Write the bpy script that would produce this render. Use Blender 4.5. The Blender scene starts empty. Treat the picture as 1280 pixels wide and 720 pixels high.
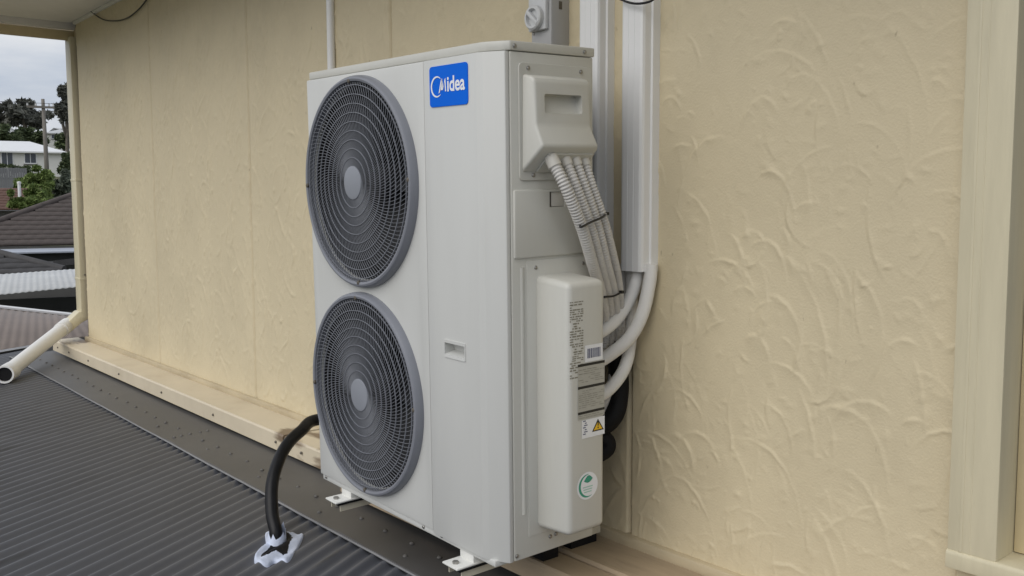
import bpy, bmesh, math, random
import numpy as np
from mathutils import Vector, Matrix, Euler
random.seed(7)
RAD = math.radians
scn = bpy.context.scene
COL = scn.collection
# ------------------------------------------------------------------ camera
CAM = Vector((2.781, -1.446, 0.922)); F = 1193.0
YAW, PITCH, ROLL = RAD(50.92), RAD(5.0), RAD(-0.189)
fwd = Vector((-math.sin(YAW)*math.cos(PITCH), math.cos(YAW)*math.cos(PITCH), -math.sin(PITCH)))
r0 = Vector((math.cos(YAW), math.sin(YAW), 0)); u0 = r0.cross(fwd)
cr = math.cos(ROLL)*r0 + math.sin(ROLL)*u0; cu = -math.sin(ROLL)*r0 + math.cos(ROLL)*u0
cd = bpy.data.cameras.new('camera'); cam = bpy.data.objects.new('camera', cd); COL.objects.link(cam)
cam.matrix_world = Matrix(((cr.x, cu.x, -fwd.x, CAM.x), (cr.y, cu.y, -fwd.y, CAM.y), (cr.z, cu.z, -fwd.z, CAM.z), (0, 0, 0, 1)))
cd.sensor_width = 36.0; cd.lens = F/1280*36.0; cd.clip_start = 0.05; cd.clip_end = 3000
scn.camera = cam
# ------------------------------------------------------------------ world, sun, exposure
SUN_EL, SUN_AZ = RAD(40), RAD(279)      # azimuth of the sun seen from the scene, from +X counter-clockwise
w = bpy.data.worlds.new('World'); scn.world = w; w.use_nodes = True
nt = w.node_tree; nt.nodes.clear()
out = nt.nodes.new('ShaderNodeOutputWorld'); bgn = nt.nodes.new('ShaderNodeBackground')
sky = nt.nodes.new('ShaderNodeTexSky'); sky.sky_type = 'NISHITA'; sky.sun_disc = False
sky.sun_elevation = SUN_EL; sky.sun_rotation = math.pi/2 - SUN_AZ
sky.air_density = 1.0; sky.dust_density = 3.0
tc = nt.nodes.new('ShaderNodeTexCoord'); mp = nt.nodes.new('ShaderNodeMapping'); mp.inputs['Scale'].default_value = (1, 1, 4.5)
nz = nt.nodes.new('ShaderNodeTexNoise'); nz.inputs['Scale'].default_value = 5.0; nz.inputs['Detail'].default_value = 7; nz.inputs['Roughness'].default_value = .55
cr_ = nt.nodes.new('ShaderNodeValToRGB')
cr_.color_ramp.elements[0].position = .34; cr_.color_ramp.elements[0].color = (4.9, 5.4, 6.3, 1)
cr_.color_ramp.elements[1].position = .68; cr_.color_ramp.elements[1].color = (7.6, 7.7, 7.9, 1)
mx = nt.nodes.new('ShaderNodeMixRGB'); mx.inputs[0].default_value = .86
nt.links.new(tc.outputs['Generated'], mp.inputs[0]); nt.links.new(mp.outputs[0], nz.inputs['Vector']); nt.links.new(nz.outputs[0], cr_.inputs[0])
nt.links.new(sky.outputs[0], mx.inputs[1]); nt.links.new(cr_.outputs[0], mx.inputs[2]); nt.links.new(mx.outputs[0], bgn.inputs[0])
bgn.inputs[1].default_value = 0.08
nt.links.new(bgn.outputs[0], out.inputs[0])
sd = bpy.data.lights.new('sun', 'SUN'); sun = bpy.data.objects.new('sun', sd); COL.objects.link(sun)
sd.energy = 1.1; sd.angle = RAD(60); sd.color = (1, .97, .92)
sdir = Vector((math.cos(SUN_AZ)*math.cos(SUN_EL), math.sin(SUN_AZ)*math.cos(SUN_EL), math.sin(SUN_EL)))
sun.rotation_euler = sdir.to_track_quat('Z', 'Y').to_euler(); sun.location = (-3, -6, 8)
vs = scn.view_settings; vs.view_transform = 'Standard'; vs.look = 'None'; vs.gamma = 1; vs.exposure = 0.47; vs.use_curve_mapping = False
# ------------------------------------------------------------------ photo pixel -> place
def ray(px, py): return fwd + cr*((px-640)/F) - cu*((py-360)/F)
def pix(px, py, ax, val):
    d = ray(px, py); t = (val-CAM[ax])/d[ax]; return CAM + d*t
UROT = Euler((RAD(1.697), RAD(1.487), RAD(-0.173)), 'XYZ')
UM = UROT.to_matrix()
def proj(P):
    d = Vector(P)-CAM; z = d.dot(fwd); return (640+F*d.dot(cr)/z, 360-F*d.dot(cu)/z)
def upix(px, py, ax, val):
    d = UM.transposed() @ ray(px, py); o = UM.transposed() @ CAM; t = (val-o[ax])/d[ax]; return o + d*t
# ------------------------------------------------------------------ helpers
def lin(c):
    return tuple(((v/255)/12.92 if v/255 <= .04045 else ((v/255+.055)/1.055)**2.4) for v in c)
MATS = {}
def mat(name, col, rough=.6, var=.08, scale=8, bump=0, bscale=60, metal=0, col2=None, spec=.5, stretch=None, dirt=0, dirtcol=(.12, .1, .07), coat=0):
    if name in MATS: return MATS[name]
    m = bpy.data.materials.new(name); m.use_nodes = True; n = m.node_tree; b = n.nodes['Principled BSDF']
    b.inputs['Roughness'].default_value = rough; b.inputs['Metallic'].default_value = metal; b.inputs['Specular IOR Level'].default_value = spec
    b.inputs['Coat Weight'].default_value = coat
    t = n.nodes.new('ShaderNodeTexCoord'); vec = t.outputs['Object']
    if stretch:
        q = n.nodes.new('ShaderNodeMapping'); q.inputs['Scale'].default_value = stretch; n.links.new(vec, q.inputs[0]); vec = q.outputs[0]
    z = n.nodes.new('ShaderNodeTexNoise'); z.inputs['Scale'].default_value = scale; z.inputs['Detail'].default_value = 6; z.inputs['Roughness'].default_value = .62
    n.links.new(vec, z.inputs['Vector'])
    r = n.nodes.new('ShaderNodeValToRGB'); r.color_ramp.elements[0].position = .3; r.color_ramp.elements[1].position = .7
    c2 = col2 or tuple(min(1, v*(1+var)) for v in col); c1 = tuple(v*(1-var) for v in col)
    r.color_ramp.elements[0].color = (*c1, 1); r.color_ramp.elements[1].color = (*c2, 1)
    n.links.new(z.outputs[0], r.inputs[0]); co = r.outputs[0]
    if dirt:
        z3 = n.nodes.new('ShaderNodeTexNoise'); z3.inputs['Scale'].default_value = scale*.45; z3.inputs['Detail'].default_value = 9; z3.inputs['Roughness'].default_value = .75
        n.links.new(vec, z3.inputs['Vector'])
        r3 = n.nodes.new('ShaderNodeValToRGB'); r3.color_ramp.elements[0].position = .5; r3.color_ramp.elements[1].position = .78
        r3.color_ramp.elements[0].color = (0, 0, 0, 1); r3.color_ramp.elements[1].color = (dirt, dirt, dirt, 1)
        n.links.new(z3.outputs[0], r3.inputs[0])
        mm = n.nodes.new('ShaderNodeMixRGB'); n.links.new(r3.outputs[0], mm.inputs[0]); n.links.new(co, mm.inputs[1]); mm.inputs[2].default_value = (*dirtcol, 1); co = mm.outputs[0]
    n.links.new(co, b.inputs['Base Color'])
    rr = n.nodes.new('ShaderNodeMapRange'); rr.inputs[3].default_value = max(.05, rough-.08); rr.inputs[4].default_value = min(1, rough+.08)
    n.links.new(z.outputs[0], rr.inputs[0]); n.links.new(rr.outputs[0], b.inputs['Roughness'])
    if bump:
        z2 = n.nodes.new('ShaderNodeTexNoise'); z2.inputs['Scale'].default_value = bscale; z2.inputs['Detail'].default_value = 4
        n.links.new(vec, z2.inputs['Vector'])
        bp = n.nodes.new('ShaderNodeBump'); bp.inputs['Strength'].default_value = bump; bp.inputs['Distance'].default_value = .004
        n.links.new(z2.outputs[0], bp.inputs['Height']); n.links.new(bp.outputs[0], b.inputs['Normal'])
    MATS[name] = m; return m
def linkobj(o, parent=None):
    COL.objects.link(o)
    if parent is not None: o.parent = parent
    return o
def finish(o, smooth):
    if smooth:
        o.data.polygons.foreach_set('use_smooth', [True]*len(o.data.polygons))
def mk(name, verts, faces, m, parent=None, smooth=False):
    me = bpy.data.meshes.new(name); me.from_pydata([tuple(v) for v in verts], [], faces); me.update()
    o = bpy.data.objects.new(name, me); me.materials.append(m); linkobj(o, parent); finish(o, smooth); return o
def bmk(name, bm, m, parent=None, smooth=False):
    me = bpy.data.meshes.new(name); bmesh.ops.recalc_face_normals(bm, faces=bm.faces[:]); bm.to_mesh(me); bm.free()
    o = bpy.data.objects.new(name, me); me.materials.append(m); linkobj(o, parent); finish(o, smooth); return o
def autosmooth(o, deg=35):
    me = o.data; bm = bmesh.new(); bm.from_mesh(me)
    for f in bm.faces: f.smooth = True
    for e in bm.edges:
        if len(e.link_faces) == 2 and e.calc_face_angle(0) > RAD(deg): e.smooth = False
    bm.to_mesh(me); bm.free()
def bmbox(bm, lo, hi, bev=0, seg=2, M=None):
    v = [bm.verts.new((x, y, z)) for x in (lo[0], hi[0]) for y in (lo[1], hi[1]) for z in (lo[2], hi[2])]
    fs = [bm.faces.new([v[i] for i in q]) for q in ((0, 1, 3, 2), (4, 6, 7, 5), (0, 4, 5, 1), (2, 3, 7, 6), (0, 2, 6, 4), (1, 5, 7, 3))]
    vv = v
    if bev:
        es = list({e for f in fs for e in f.edges}); r = bmesh.ops.bevel(bm, geom=es, offset=bev, segments=seg, affect='EDGES', profile=.5)
        vv = list({q for f in r['faces'] for q in f.verts} | {q for q in v if q.is_valid})
    if M is not None:
        for q in vv: q.co = M @ q.co
    return vv
def box(name, lo, hi, m, parent=None, bev=0, seg=2):
    bm = bmesh.new(); bmbox(bm, lo, hi, bev, seg); o = bmk(name, bm, m, parent)
    if bev: autosmooth(o)
    return o
def extrude(name, prof, axis, a0, a1, m, parent=None, bev=0, seg=2, taper=None):
    """prof: closed 2-D polygon in the two other axes (in axis order), extruded along axis"""
    bm = bmesh.new(); rings = []
    for k, a in enumerate((a0, a1)):
        ring = []
        for (p, q) in prof:
            c = [0, 0, 0]; ax = [i for i in range(3) if i != axis]; c[axis] = a; c[ax[0]] = p; c[ax[1]] = q
            ring.append(bm.verts.new(c))
        rings.append(ring)
    n = len(prof); bm.faces.new(rings[0]); bm.faces.new(rings[1][::-1])
    for i in range(n): bm.faces.new([rings[0][i], rings[1][i], rings[1][(i+1) % n], rings[0][(i+1) % n]])
    bmesh.ops.recalc_face_normals(bm, faces=bm.faces[:])
    if bev: bmesh.ops.bevel(bm, geom=bm.edges[:], offset=bev, segments=seg, affect='EDGES', profile=.5)
    o = bmk(name, bm, m, parent)
    if bev: autosmooth(o)
    return o
def catmull(P, n=14):
    P = [Vector(p) for p in P]; Q = [P[0]*2-P[1]]+P+[P[-1]*2-P[-2]]; out = []
    for i in range(1, len(Q)-2):
        a, b, c, d = Q[i-1:i+3]
        for k in range(n):
            t = k/n; out.append(.5*((2*b)+(c-a)*t+(2*a-5*b+4*c-d)*t*t+(3*b-a-3*c+d)*t**3))
    out.append(P[-1]); return out
def resample(P, step):
    L = [0]
    for a, b in zip(P, P[1:]): L.append(L[-1]+(b-a).length)
    N = max(2, int(L[-1]/step)); o = []; j = 0
    for i in range(N+1):
        s = L[-1]*i/N
        while j < len(L)-2 and L[j+1] < s: j += 1
        t = (s-L[j])/max(1e-9, L[j+1]-L[j]); o.append(P[j].lerp(P[j+1], t))
    return o
def sweep(bm, path, rad, seg=12, cap=True):
    N = len(path); T = [(path[min(i+1, N-1)]-path[max(i-1, 0)]).normalized() for i in range(N)]
    a = T[0].orthogonal().normalized(); rings = []
    for i in range(N):
        a = (a - T[i]*a.dot(T[i])).normalized(); b = T[i].cross(a); r = rad(i, N) if callable(rad) else rad
        rings.append([bm.verts.new(path[i]+a*(r*math.cos(2*math.pi*k/seg))+b*(r*math.sin(2*math.pi*k/seg))) for k in range(seg)])
    for i in range(N-1):
        for k in range(seg): bm.faces.new([rings[i][k], rings[i][(k+1) % seg], rings[i+1][(k+1) % seg], rings[i+1][k]])
    if cap: bm.faces.new(rings[0][::-1]); bm.faces.new(rings[-1])
    return rings
def tube(name, pts, rad, m, parent=None, seg=14, n=14, step=None):
    P = catmull(pts, n) if len(pts) > 2 else [Vector(p) for p in pts]
    if step: P = resample(P, step)
    bm = bmesh.new(); sweep(bm, P, rad, seg); o = bmk(name, bm, m, parent, True); autosmooth(o, 50); return o
def lathe(bm, prof, c, ax, seg=48, closed=False):
    """prof: (radius, along); ax = axis vector"""
    ax = Vector(ax).normalized(); a = ax.orthogonal().normalized(); b = ax.cross(a); c = Vector(c); R = []
    for (r, h) in prof: R.append([bm.verts.new(c+ax*h+a*(r*math.cos(2*math.pi*k/seg))+b*(r*math.sin(2*math.pi*k/seg))) for k in range(seg)])
    L = len(prof); rng = range(L if closed else L-1)
    for i in rng:
        for k in range(seg): bm.faces.new([R[i][k], R[i][(k+1) % seg], R[(i+1) % L][(k+1) % seg], R[(i+1) % L][k]])
    if not closed:
        if prof[0][0] > 1e-6: bm.faces.new(R[0][::-1])
        if prof[-1][0] > 1e-6: bm.faces.new(R[-1])
def turned(name, prof, c, ax, m, parent=None, seg=32, closed=False, deg=35):
    bm = bmesh.new(); lathe(bm, prof, c, ax, seg, closed); o = bmk(name, bm, m, parent); autosmooth(o, deg); return o
def boolean(o, cutters):
    for c in cutters:
        md = o.modifiers.new('b', 'BOOLEAN'); md.object = c; md.operation = 'DIFFERENCE'; md.solver = 'EXACT'
    dg = bpy.context.evaluated_depsgraph_get(); dg.update()
    me = bpy.data.meshes.new_from_object(o.evaluated_get(dg)); old = o.data; o.modifiers.clear(); o.data = me
    for c in cutters: bpy.data.objects.remove(c, do_unlink=True)
    autosmooth(o); return o
def thing(name, label, cat, loc=(0, 0, 0), rot=(0, 0, 0), group=None):
    o = bpy.data.objects.new(name, None); o.empty_display_size = .1; COL.objects.link(o); o.location = loc; o.rotation_euler = rot
    o['label'] = label; o['category'] = cat
    if group: o['group'] = group
    return o
def tag(o, label, cat, group=None):
    o['label'] = label; o['category'] = cat
    if group: o['group'] = group
    return o
def struct(o): o['kind'] = 'structure'; return o
def textmesh(body, size, bold=0):
    cu_ = bpy.data.curves.new('t', 'FONT'); cu_.body = body; cu_.size = size; cu_.offset = bold; cu_.resolution_u = 4
    o = bpy.data.objects.new('t', cu_); COL.objects.link(o); dg = bpy.context.evaluated_depsgraph_get(); dg.update()
    me = bpy.data.meshes.new_from_object(o.evaluated_get(dg)); bpy.data.objects.remove(o, do_unlink=True)
    V = [v.co.copy() for v in me.vertices]; Fc = [tuple(p.vertices) for p in me.polygons]; bpy.data.meshes.remove(me); return V, Fc
def share(src, parent, loc=None, rot=None):
    c = src.copy(); COL.objects.link(c); c.parent = parent
    if loc is not None: c.location = loc
    if rot is not None: c.rotation_euler = rot
    return c

# ------------------------------------------------------------------ materials
def wall_mat(name, base, dirty):
    m = mat(name, base, .62, .05, 1.6, bump=.28, bscale=170, dirt=dirty, dirtcol=(.30, .25, .16))
    n = m.node_tree; b = n.nodes['Principled BSDF']; src = b.inputs['Base Color'].links[0].from_socket
    t = n.nodes.new('ShaderNodeTexCoord'); q = n.nodes.new('ShaderNodeMapping'); q.inputs['Scale'].default_value = (1, 1, .45); n.links.new(t.outputs['Object'], q.inputs[0])
    z = n.nodes.new('ShaderNodeTexNoise'); z.inputs['Scale'].default_value = 46; z.inputs['Detail'].default_value = 3; n.links.new(q.outputs[0], z.inputs['Vector'])
    r = n.nodes.new('ShaderNodeValToRGB'); r.color_ramp.elements[0].position = .71; r.color_ramp.elements[1].position = .78
    r.color_ramp.elements[0].color = (0, 0, 0, 1); r.color_ramp.elements[1].color = (.6, .6, .6, 1); n.links.new(z.outputs[0], r.inputs[0])
    mm = n.nodes.new('ShaderNodeMixRGB'); n.links.new(r.outputs[0], mm.inputs[0]); n.links.new(src, mm.inputs[1]); mm.inputs[2].default_value = (.28, .22, .14, 1)
    n.links.new(mm.outputs[0], b.inputs['Base Color']); return m
CREAM = (.645, .557, .378)
M_wall = wall_mat('cream_render', CREAM, .35)
M_trim = mat('cream_trim_paint', (.66, .60, .43), .4, .06, 5, bump=.12, bscale=40, stretch=(6, 6, .6), dirt=.2, dirtcol=(.3, .27, .17))
M_trimdark = mat('tan_gutter_paint', (.56, .47, .29), .4, .06, 5, dirt=.25, dirtcol=(.25, .19, .1))
M_soffit = mat('soffit_paint', (.80, .78, .72), .6, .05, 2, dirt=.15, dirtcol=(.2, .17, .12))
M_soffitw = mat('white_fascia_paint', (.66, .65, .63), .5, .04, 4)
M_ac = mat('unit_powder_coat', (.59, .595, .575), .42, .015, 3, bump=.03, bscale=900, stretch=(5, 5, .7), dirt=.10, dirtcol=(.42, .40, .35))
M_acs = mat('unit_side_powder_coat', (.57, .565, .52), .42, .015, 3, bump=.03, bscale=900, stretch=(5, 5, .7), dirt=.18, dirtcol=(.40, .37, .31))
M_guard = mat('guard_grey_plastic', (.23, .24, .265), .42, .05, 10)
M_guardl = mat('guard_rim_plastic', (.21, .22, .25), .4, .05, 10)
M_hub = mat('guard_hub_plastic', (.26, .275, .31), .4, .04, 10)
M_dark = mat('unit_interior', (.008, .009, .011), .9, .1, 10)
M_blade = mat('fan_blade_plastic', (.014, .015, .018), .45, .1, 10)
M_blue = mat('badge_blue', (.0, .135, .74), .45, .03, 5, spec=.12)
M_white = mat('badge_white', (.85, .87, .9), .35, .02, 5)
M_screw = mat('screw_steel', (.35, .34, .32), .35, .2, 60, metal=.9)
M_screwd = mat('screw_dark', (.13, .115, .095), .5, .2, 60, metal=.3)
M_pvc = mat('white_pvc', (.80, .80, .79), .38, .03, 4, dirt=.08, dirtcol=(.4, .38, .33))
M_pvcw = mat('white_pipe_lagging', (.82, .81, .78), .6, .04, 8)
M_conduit = mat('grey_flexible_conduit', (.60, .585, .56), .55, .06, 20)
M_collar = mat('conduit_collar', (.60, .58, .53), .45, .03, 10)
M_black = mat('black_rubber', (.010, .010, .011), .62, .15, 25, bump=.2, bscale=90, spec=.2)
M_hose = mat('glossy_black_hose', (.010, .010, .011), .36, .15, 25, bump=.08, bscale=60, spec=.25)
M_tie = mat('black_nylon', (.008, .008, .009), .4, .1, 20)
M_iso = mat('isolator_grey', (.42, .42, .42), .45, .03, 8)
M_isol = mat('isolator_light_grey', (.60, .61, .62), .42, .03, 8)
M_roof = mat('charcoal_roof_sheet', (.104, .109, .124), .45, .10, 2.2, bump=.1, bscale=30, dirt=.3, dirtcol=(.06, .06, .065))
M_flash = mat('charcoal_flashing', (.083, .081, .079), .48, .16, 1.8, bump=.12, bscale=9, dirt=.45, dirtcol=(.145, .14, .13))
M_lip = mat('flashing_lip', (.22, .22, .225), .45, .15, 6)
M_seal = mat('white_silicone', (.60, .66, .80), .5, .06, 30, bump=.6, bscale=60)
M_rail = mat('rail_paint', (.58, .54, .43), .5, .12, 6, dirt=.4, dirtcol=(.2, .16, .1))
M_footw = mat('foot_white', (.74, .74, .71), .45, .04, 10)
M_ledge = None

def roof_streaks(m):
    n = m.node_tree; b = n.nodes['Principled BSDF']; src = b.inputs['Base Color'].links[0].from_socket
    t = n.nodes.new('ShaderNodeTexCoord'); rt = n.nodes.new('ShaderNodeVectorRotate'); rt.rotation_type = 'Z_AXIS'; rt.inputs['Angle'].default_value = RAD(-31)
    q = n.nodes.new('ShaderNodeMapping'); q.inputs['Scale'].default_value = (14, 1.1, 4)
    n.links.new(t.outputs['Object'], rt.inputs['Vector']); n.links.new(rt.outputs[0], q.inputs[0])
    for (sc, lo, hi, f, c) in ((1.0, .63, .74, .75, (.035, .035, .038)), (2.3, .58, .75, .35, (.17, .175, .19))):
        z = n.nodes.new('ShaderNodeTexNoise'); z.inputs['Scale'].default_value = sc; z.inputs['Detail'].default_value = 5; n.links.new(q.outputs[0], z.inputs['Vector'])
        r = n.nodes.new('ShaderNodeValToRGB'); r.color_ramp.elements[0].position = lo; r.color_ramp.elements[1].position = hi
        r.color_ramp.elements[0].color = (0, 0, 0, 1); r.color_ramp.elements[1].color = (f, f, f, 1); n.links.new(z.outputs[0], r.inputs[0])
        mm = n.nodes.new('ShaderNodeMixRGB'); n.links.new(r.outputs[0], mm.inputs[0]); n.links.new(src, mm.inputs[1]); mm.inputs[2].default_value = (*c, 1); src = mm.outputs[0]
    n.links.new(src, b.inputs['Base Color'])
roof_streaks(M_roof)
# stained capping: cream with brown run-off stains of their own shape
def capping(name, rust):
    m = mat(name, (.64, .56, .42), .45, .07, 3, bump=.06, bscale=14, dirt=.5, dirtcol=(.33, .22, .11)); n = m.node_tree; b = n.nodes['Principled BSDF']
    src = b.inputs['Base Color'].links[0].from_socket
    t = n.nodes.new('ShaderNodeTexCoord'); z = n.nodes.new('ShaderNodeTexNoise'); z.inputs['Scale'].default_value = 9; z.inputs['Detail'].default_value = 8
    mpn = n.nodes.new('ShaderNodeMapping'); mpn.inputs['Scale'].default_value = (.5, 2.2, 2.2)
    n.links.new(t.outputs['Object'], mpn.inputs[0]); n.links.new(mpn.outputs[0], z.inputs['Vector'])
    acc = None
    for (cx, cy, cz, rr) in rust:
        s = n.nodes.new('ShaderNodeVectorMath'); s.operation = 'DISTANCE'; n.links.new(t.outputs['Object'], s.inputs[0]); s.inputs[1].default_value = (cx, cy, cz)
        q = n.nodes.new('ShaderNodeMapRange'); q.inputs[1].default_value = 0; q.inputs[2].default_value = rr; q.inputs[3].default_value = .42; q.inputs[4].default_value = -.25
        n.links.new(s.outputs['Value'], q.inputs[0])
        if acc is None: acc = q.outputs[0]
        else:
            a = n.nodes.new('ShaderNodeMath'); a.operation = 'MAXIMUM'; n.links.new(acc, a.inputs[0]); n.links.new(q.outputs[0], a.inputs[1]); acc = a.outputs[0]
    a = n.nodes.new('ShaderNodeMath'); a.operation = 'ADD'; n.links.new(acc, a.inputs[0]); n.links.new(z.outputs[0], a.inputs[1])
    r = n.nodes.new('ShaderNodeValToRGB'); r.color_ramp.elements[0].position = .62; r.color_ramp.elements[1].position = .80
    r.color_ramp.elements[0].color = (0, 0, 0, 1); r.color_ramp.elements[1].color = (.85, .85, .85, 1)
    n.links.new(a.outputs[0], r.inputs[0]); mm = n.nodes.new('ShaderNodeMixRGB'); n.links.new(r.outputs[0], mm.inputs[0]); n.links.new(src, mm.inputs[1]); mm.inputs[2].default_value = (.14, .085, .045, 1)
    n.links.new(mm.outputs[0], b.inputs['Base Color']); return m
M_rivet = mat('rivet_grey', (.12, .116, .11), .5, .2, 60)
M_ledge = capping('stained_cream_capping', [(-.955, -.16, -.07, .22), (-.80, -.06, -.06, .28), (-.62, -.12, -.08, .30), (-4.5, -.02, -.06, .35)])
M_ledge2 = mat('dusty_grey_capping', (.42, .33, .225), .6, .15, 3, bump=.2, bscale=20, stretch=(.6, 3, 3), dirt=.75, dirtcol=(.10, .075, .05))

# ================================================================== HOUSE
YW = .516
ZTOP, ZBASE = 2.235, -.052
M_base = mat('grimy_base_bead', (.50, .42, .28), .6, .12, 4, stretch=(1, 4, 4), dirt=.6, dirtcol=(.22, .16, .09))
house = thing('house_storey', 'cream textured render wall of the house with soffit, post and metal capping', 'house wall', (0, YW, 0))
def H(p): return (p[0], p[1]-YW, p[2])
def hb(name, lo, hi, m, bev=0, par=house): return box(name, H(lo), H(hi), m, par, bev)

def stucco(name, x0, x1, z0, z1, res, nst, amp, seed, near):
    rng = np.random.default_rng(seed)
    nx = int((x1-x0)/res)+1; nzv = int((z1-z0)/res)+1
    X = np.linspace(x0, x1, nx); Z = np.linspace(z0, z1, nzv); hgt = np.zeros((nzv, nx))
    # broad unevenness
    GX, GZ = np.meshgrid(X, Z)
    for k in range(26):
        fx, fz = rng.normal(0, 9, 2); hgt += .00022*np.sin(GX*fx+GZ*fz+rng.uniform(0, 6.3))*rng.uniform(.3, 1)
    for k in range(nst):
        r = rng.uniform(.03, .17)*(1 if k % 3 else .5); A = amp*rng.uniform(.2, 1)**1.5
        if near: th0 = rng.normal(.9, 1.25)        # arcs crowned to the upper right
        else: th0 = rng.choice([0.0, math.pi])+rng.normal(0, .5)
        span = rng.uniform(.35, 1.15)
        ex = rng.uniform(.7, 1.15); ez = rng.uniform(.9, 1.7)
        cx = rng.uniform(x0-.05, x1+.05)-r*math.cos(th0)*ex; cz = rng.uniform(z0-.05, z1+.05)-r*math.sin(th0)*ez
        R = r*max(ex, ez)*1.3+.03
        i0, i1 = np.searchsorted(X, (cx-R, cx+R)); j0, j1 = np.searchsorted(Z, (cz-R, cz+R))
        if i1-i0 < 2 or j1-j0 < 2: continue
        x = (GX[j0:j1, i0:i1]-cx)/ex; z = (GZ[j0:j1, i0:i1]-cz)/ez
        th = np.arctan2(z, x); dth = (th-th0+math.pi) % (2*math.pi)-math.pi
        wob = r*(1+.018*np.sin(dth*4+rng.uniform(0, 6))+.006*np.sin(dth*19+rng.uniform(0, 6)))
        d = np.hypot(x, z)-wob
        wi = rng.uniform(.004, .014); wo = rng.uniform(.0022, .0045)
        prof = np.where(d > 0, np.exp(-(d/wo)**2), np.exp(d/wi))
        fade = np.clip(1-(np.abs(dth)/span)**2, 0, 1)**.8*(.75+.25*np.sin(dth*6+rng.uniform(0, 6)))
        hh = A*prof*fade
        hgt[j0:j1, i0:i1] = np.maximum(hgt[j0:j1, i0:i1], hgt[j0:j1, i0:i1]*.35+hh)
    for k in range(int(nst*2.2)):                       # small dabs and pits
        cx = rng.uniform(x0, x1); cz = rng.uniform(z0, z1); s = rng.uniform(.003, .010); sz = s*rng.uniform(.8, 3); A = rng.uniform(-.5, 1)*amp*.36; an = rng.uniform(0, 3.14)
        R = sz*2.5+.01
        i0, i1 = np.searchsorted(X, (cx-R, cx+R)); j0, j1 = np.searchsorted(Z, (cz-R, cz+R))
        if i1-i0 < 2 or j1-j0 < 2: continue
        x = GX[j0:j1, i0:i1]-cx; z = GZ[j0:j1, i0:i1]-cz; a = x*math.cos(an)+z*math.sin(an); b = -x*math.sin(an)+z*math.cos(an)
        hgt[j0:j1, i0:i1] += A*np.exp(-(a/s)**2-(b/sz)**2)
    Yv = -hgt
    edge = np.zeros_like(Yv); edge[:, 0] = edge[:, -1] = 1; edge[0, :] = edge[-1, :] = 1
    Yv = np.where(edge > 0, .012, Yv)
    co = np.stack([GX, Yv, GZ], -1).reshape(-1, 3).astype(np.float32)
    idx = np.arange(nx*nzv).reshape(nzv, nx)
    q = np.stack([idx[:-1, :-1], idx[:-1, 1:], idx[1:, 1:], idx[1:, :-1]], -1).reshape(-1, 4)
    me = bpy.data.meshes.new(name); me.vertices.add(len(co)); me.vertices.foreach_set('co', co.ravel())
    me.loops.add(q.size); me.loops.foreach_set('vertex_index', q.ravel().astype(np.int32))
    me.polygons.add(len(q)); me.polygons.foreach_set('loop_start', np.arange(0, q.size, 4, dtype=np.int32)); me.polygons.foreach_set('loop_total', np.full(len(q), 4, np.int32))
    me.polygons.foreach_set('use_smooth', np.ones(len(q), bool)); me.update(calc_edges=True); me.materials.append(M_wall)
    o = bpy.data.objects.new(name, me); linkobj(o, house); return o
G = .0045
stucco('wall_panel', .902+G, 1.856, ZBASE, ZTOP, .0036, 720, .0048, 3, True)
stucco('wall_panel', -.358+G, .902-G, ZBASE, ZTOP, .0060, 800, .0046, 4, True)
stucco('wall_panel', -1.655+G, -.358-G, ZBASE, ZTOP, .0065, 800, .0066, 5, False)
stucco('wall_panel', -3.03+G, -1.655-G, ZBASE, ZTOP, .0075, 800, .0072, 6, False)
stucco('wall_panel', -4.553, -3.03-G, ZBASE, ZTOP, .0085, 800, .0078, 8, False)
M_corner = mat('gap_shade_brown', (.10, .07, .05), .8, .3, 6, stretch=(4, 4, .6))  # dark brown stands in for the shadowed gap at the corner and seams
hb('wall_core', (-4.575, YW+.013, -.6), (1.9, YW+.20, 2.30), M_corner)
# base bead under the panels
hb('base_bead', (-4.58, YW-.022, -.064), (1.85, YW+.02, -.030), M_base, .006)
# recessed corner board, dark to read as the shaded gap beside the downpipe
hb('corner_board', (-4.606, YW+.0135, -.06), (-4.5755, YW+.19, 2.3), M_corner, .002)
# capping: long far length and the near length, with outer step below the unit
def cap_piece(x0, x1, y0, y1, zt, drop, m, name='capping'):
    prof = [(y1-YW, zt), (y0-YW+.006, zt-.002), (y0-YW, zt-.010), (y0-YW-.002, zt-drop), (y0-YW+.004, zt-drop), (y0-YW+.010, zt-.02), (y1-YW, zt-.02)]
    return extrude(name, prof, 0, x0, x1, m, house)
cap_piece(-4.76, -.958, .322, YW-.02, -.057, .078, M_ledge)
cap_piece(-.948, -.30, .325, YW-.02, -.060, .075, M_ledge)
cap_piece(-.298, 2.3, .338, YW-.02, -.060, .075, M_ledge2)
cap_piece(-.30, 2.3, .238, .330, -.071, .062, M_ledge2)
# screws along the capping face
scr = turned('screw', [(.0065, 0), (.0065, .003), (.004, .006), (.0001, .0065)], (0, 0, 0), (0, -1, 0), M_screwd, house, 8)
fx = [-4.62, -4.32, -3.85, -3.2, -2.45, -1.72, -1.02, -.78]
for i, x in enumerate(fx):
    o = scr if i == 0 else share(scr, house); o.location = H((x, .320, -.10))
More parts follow.
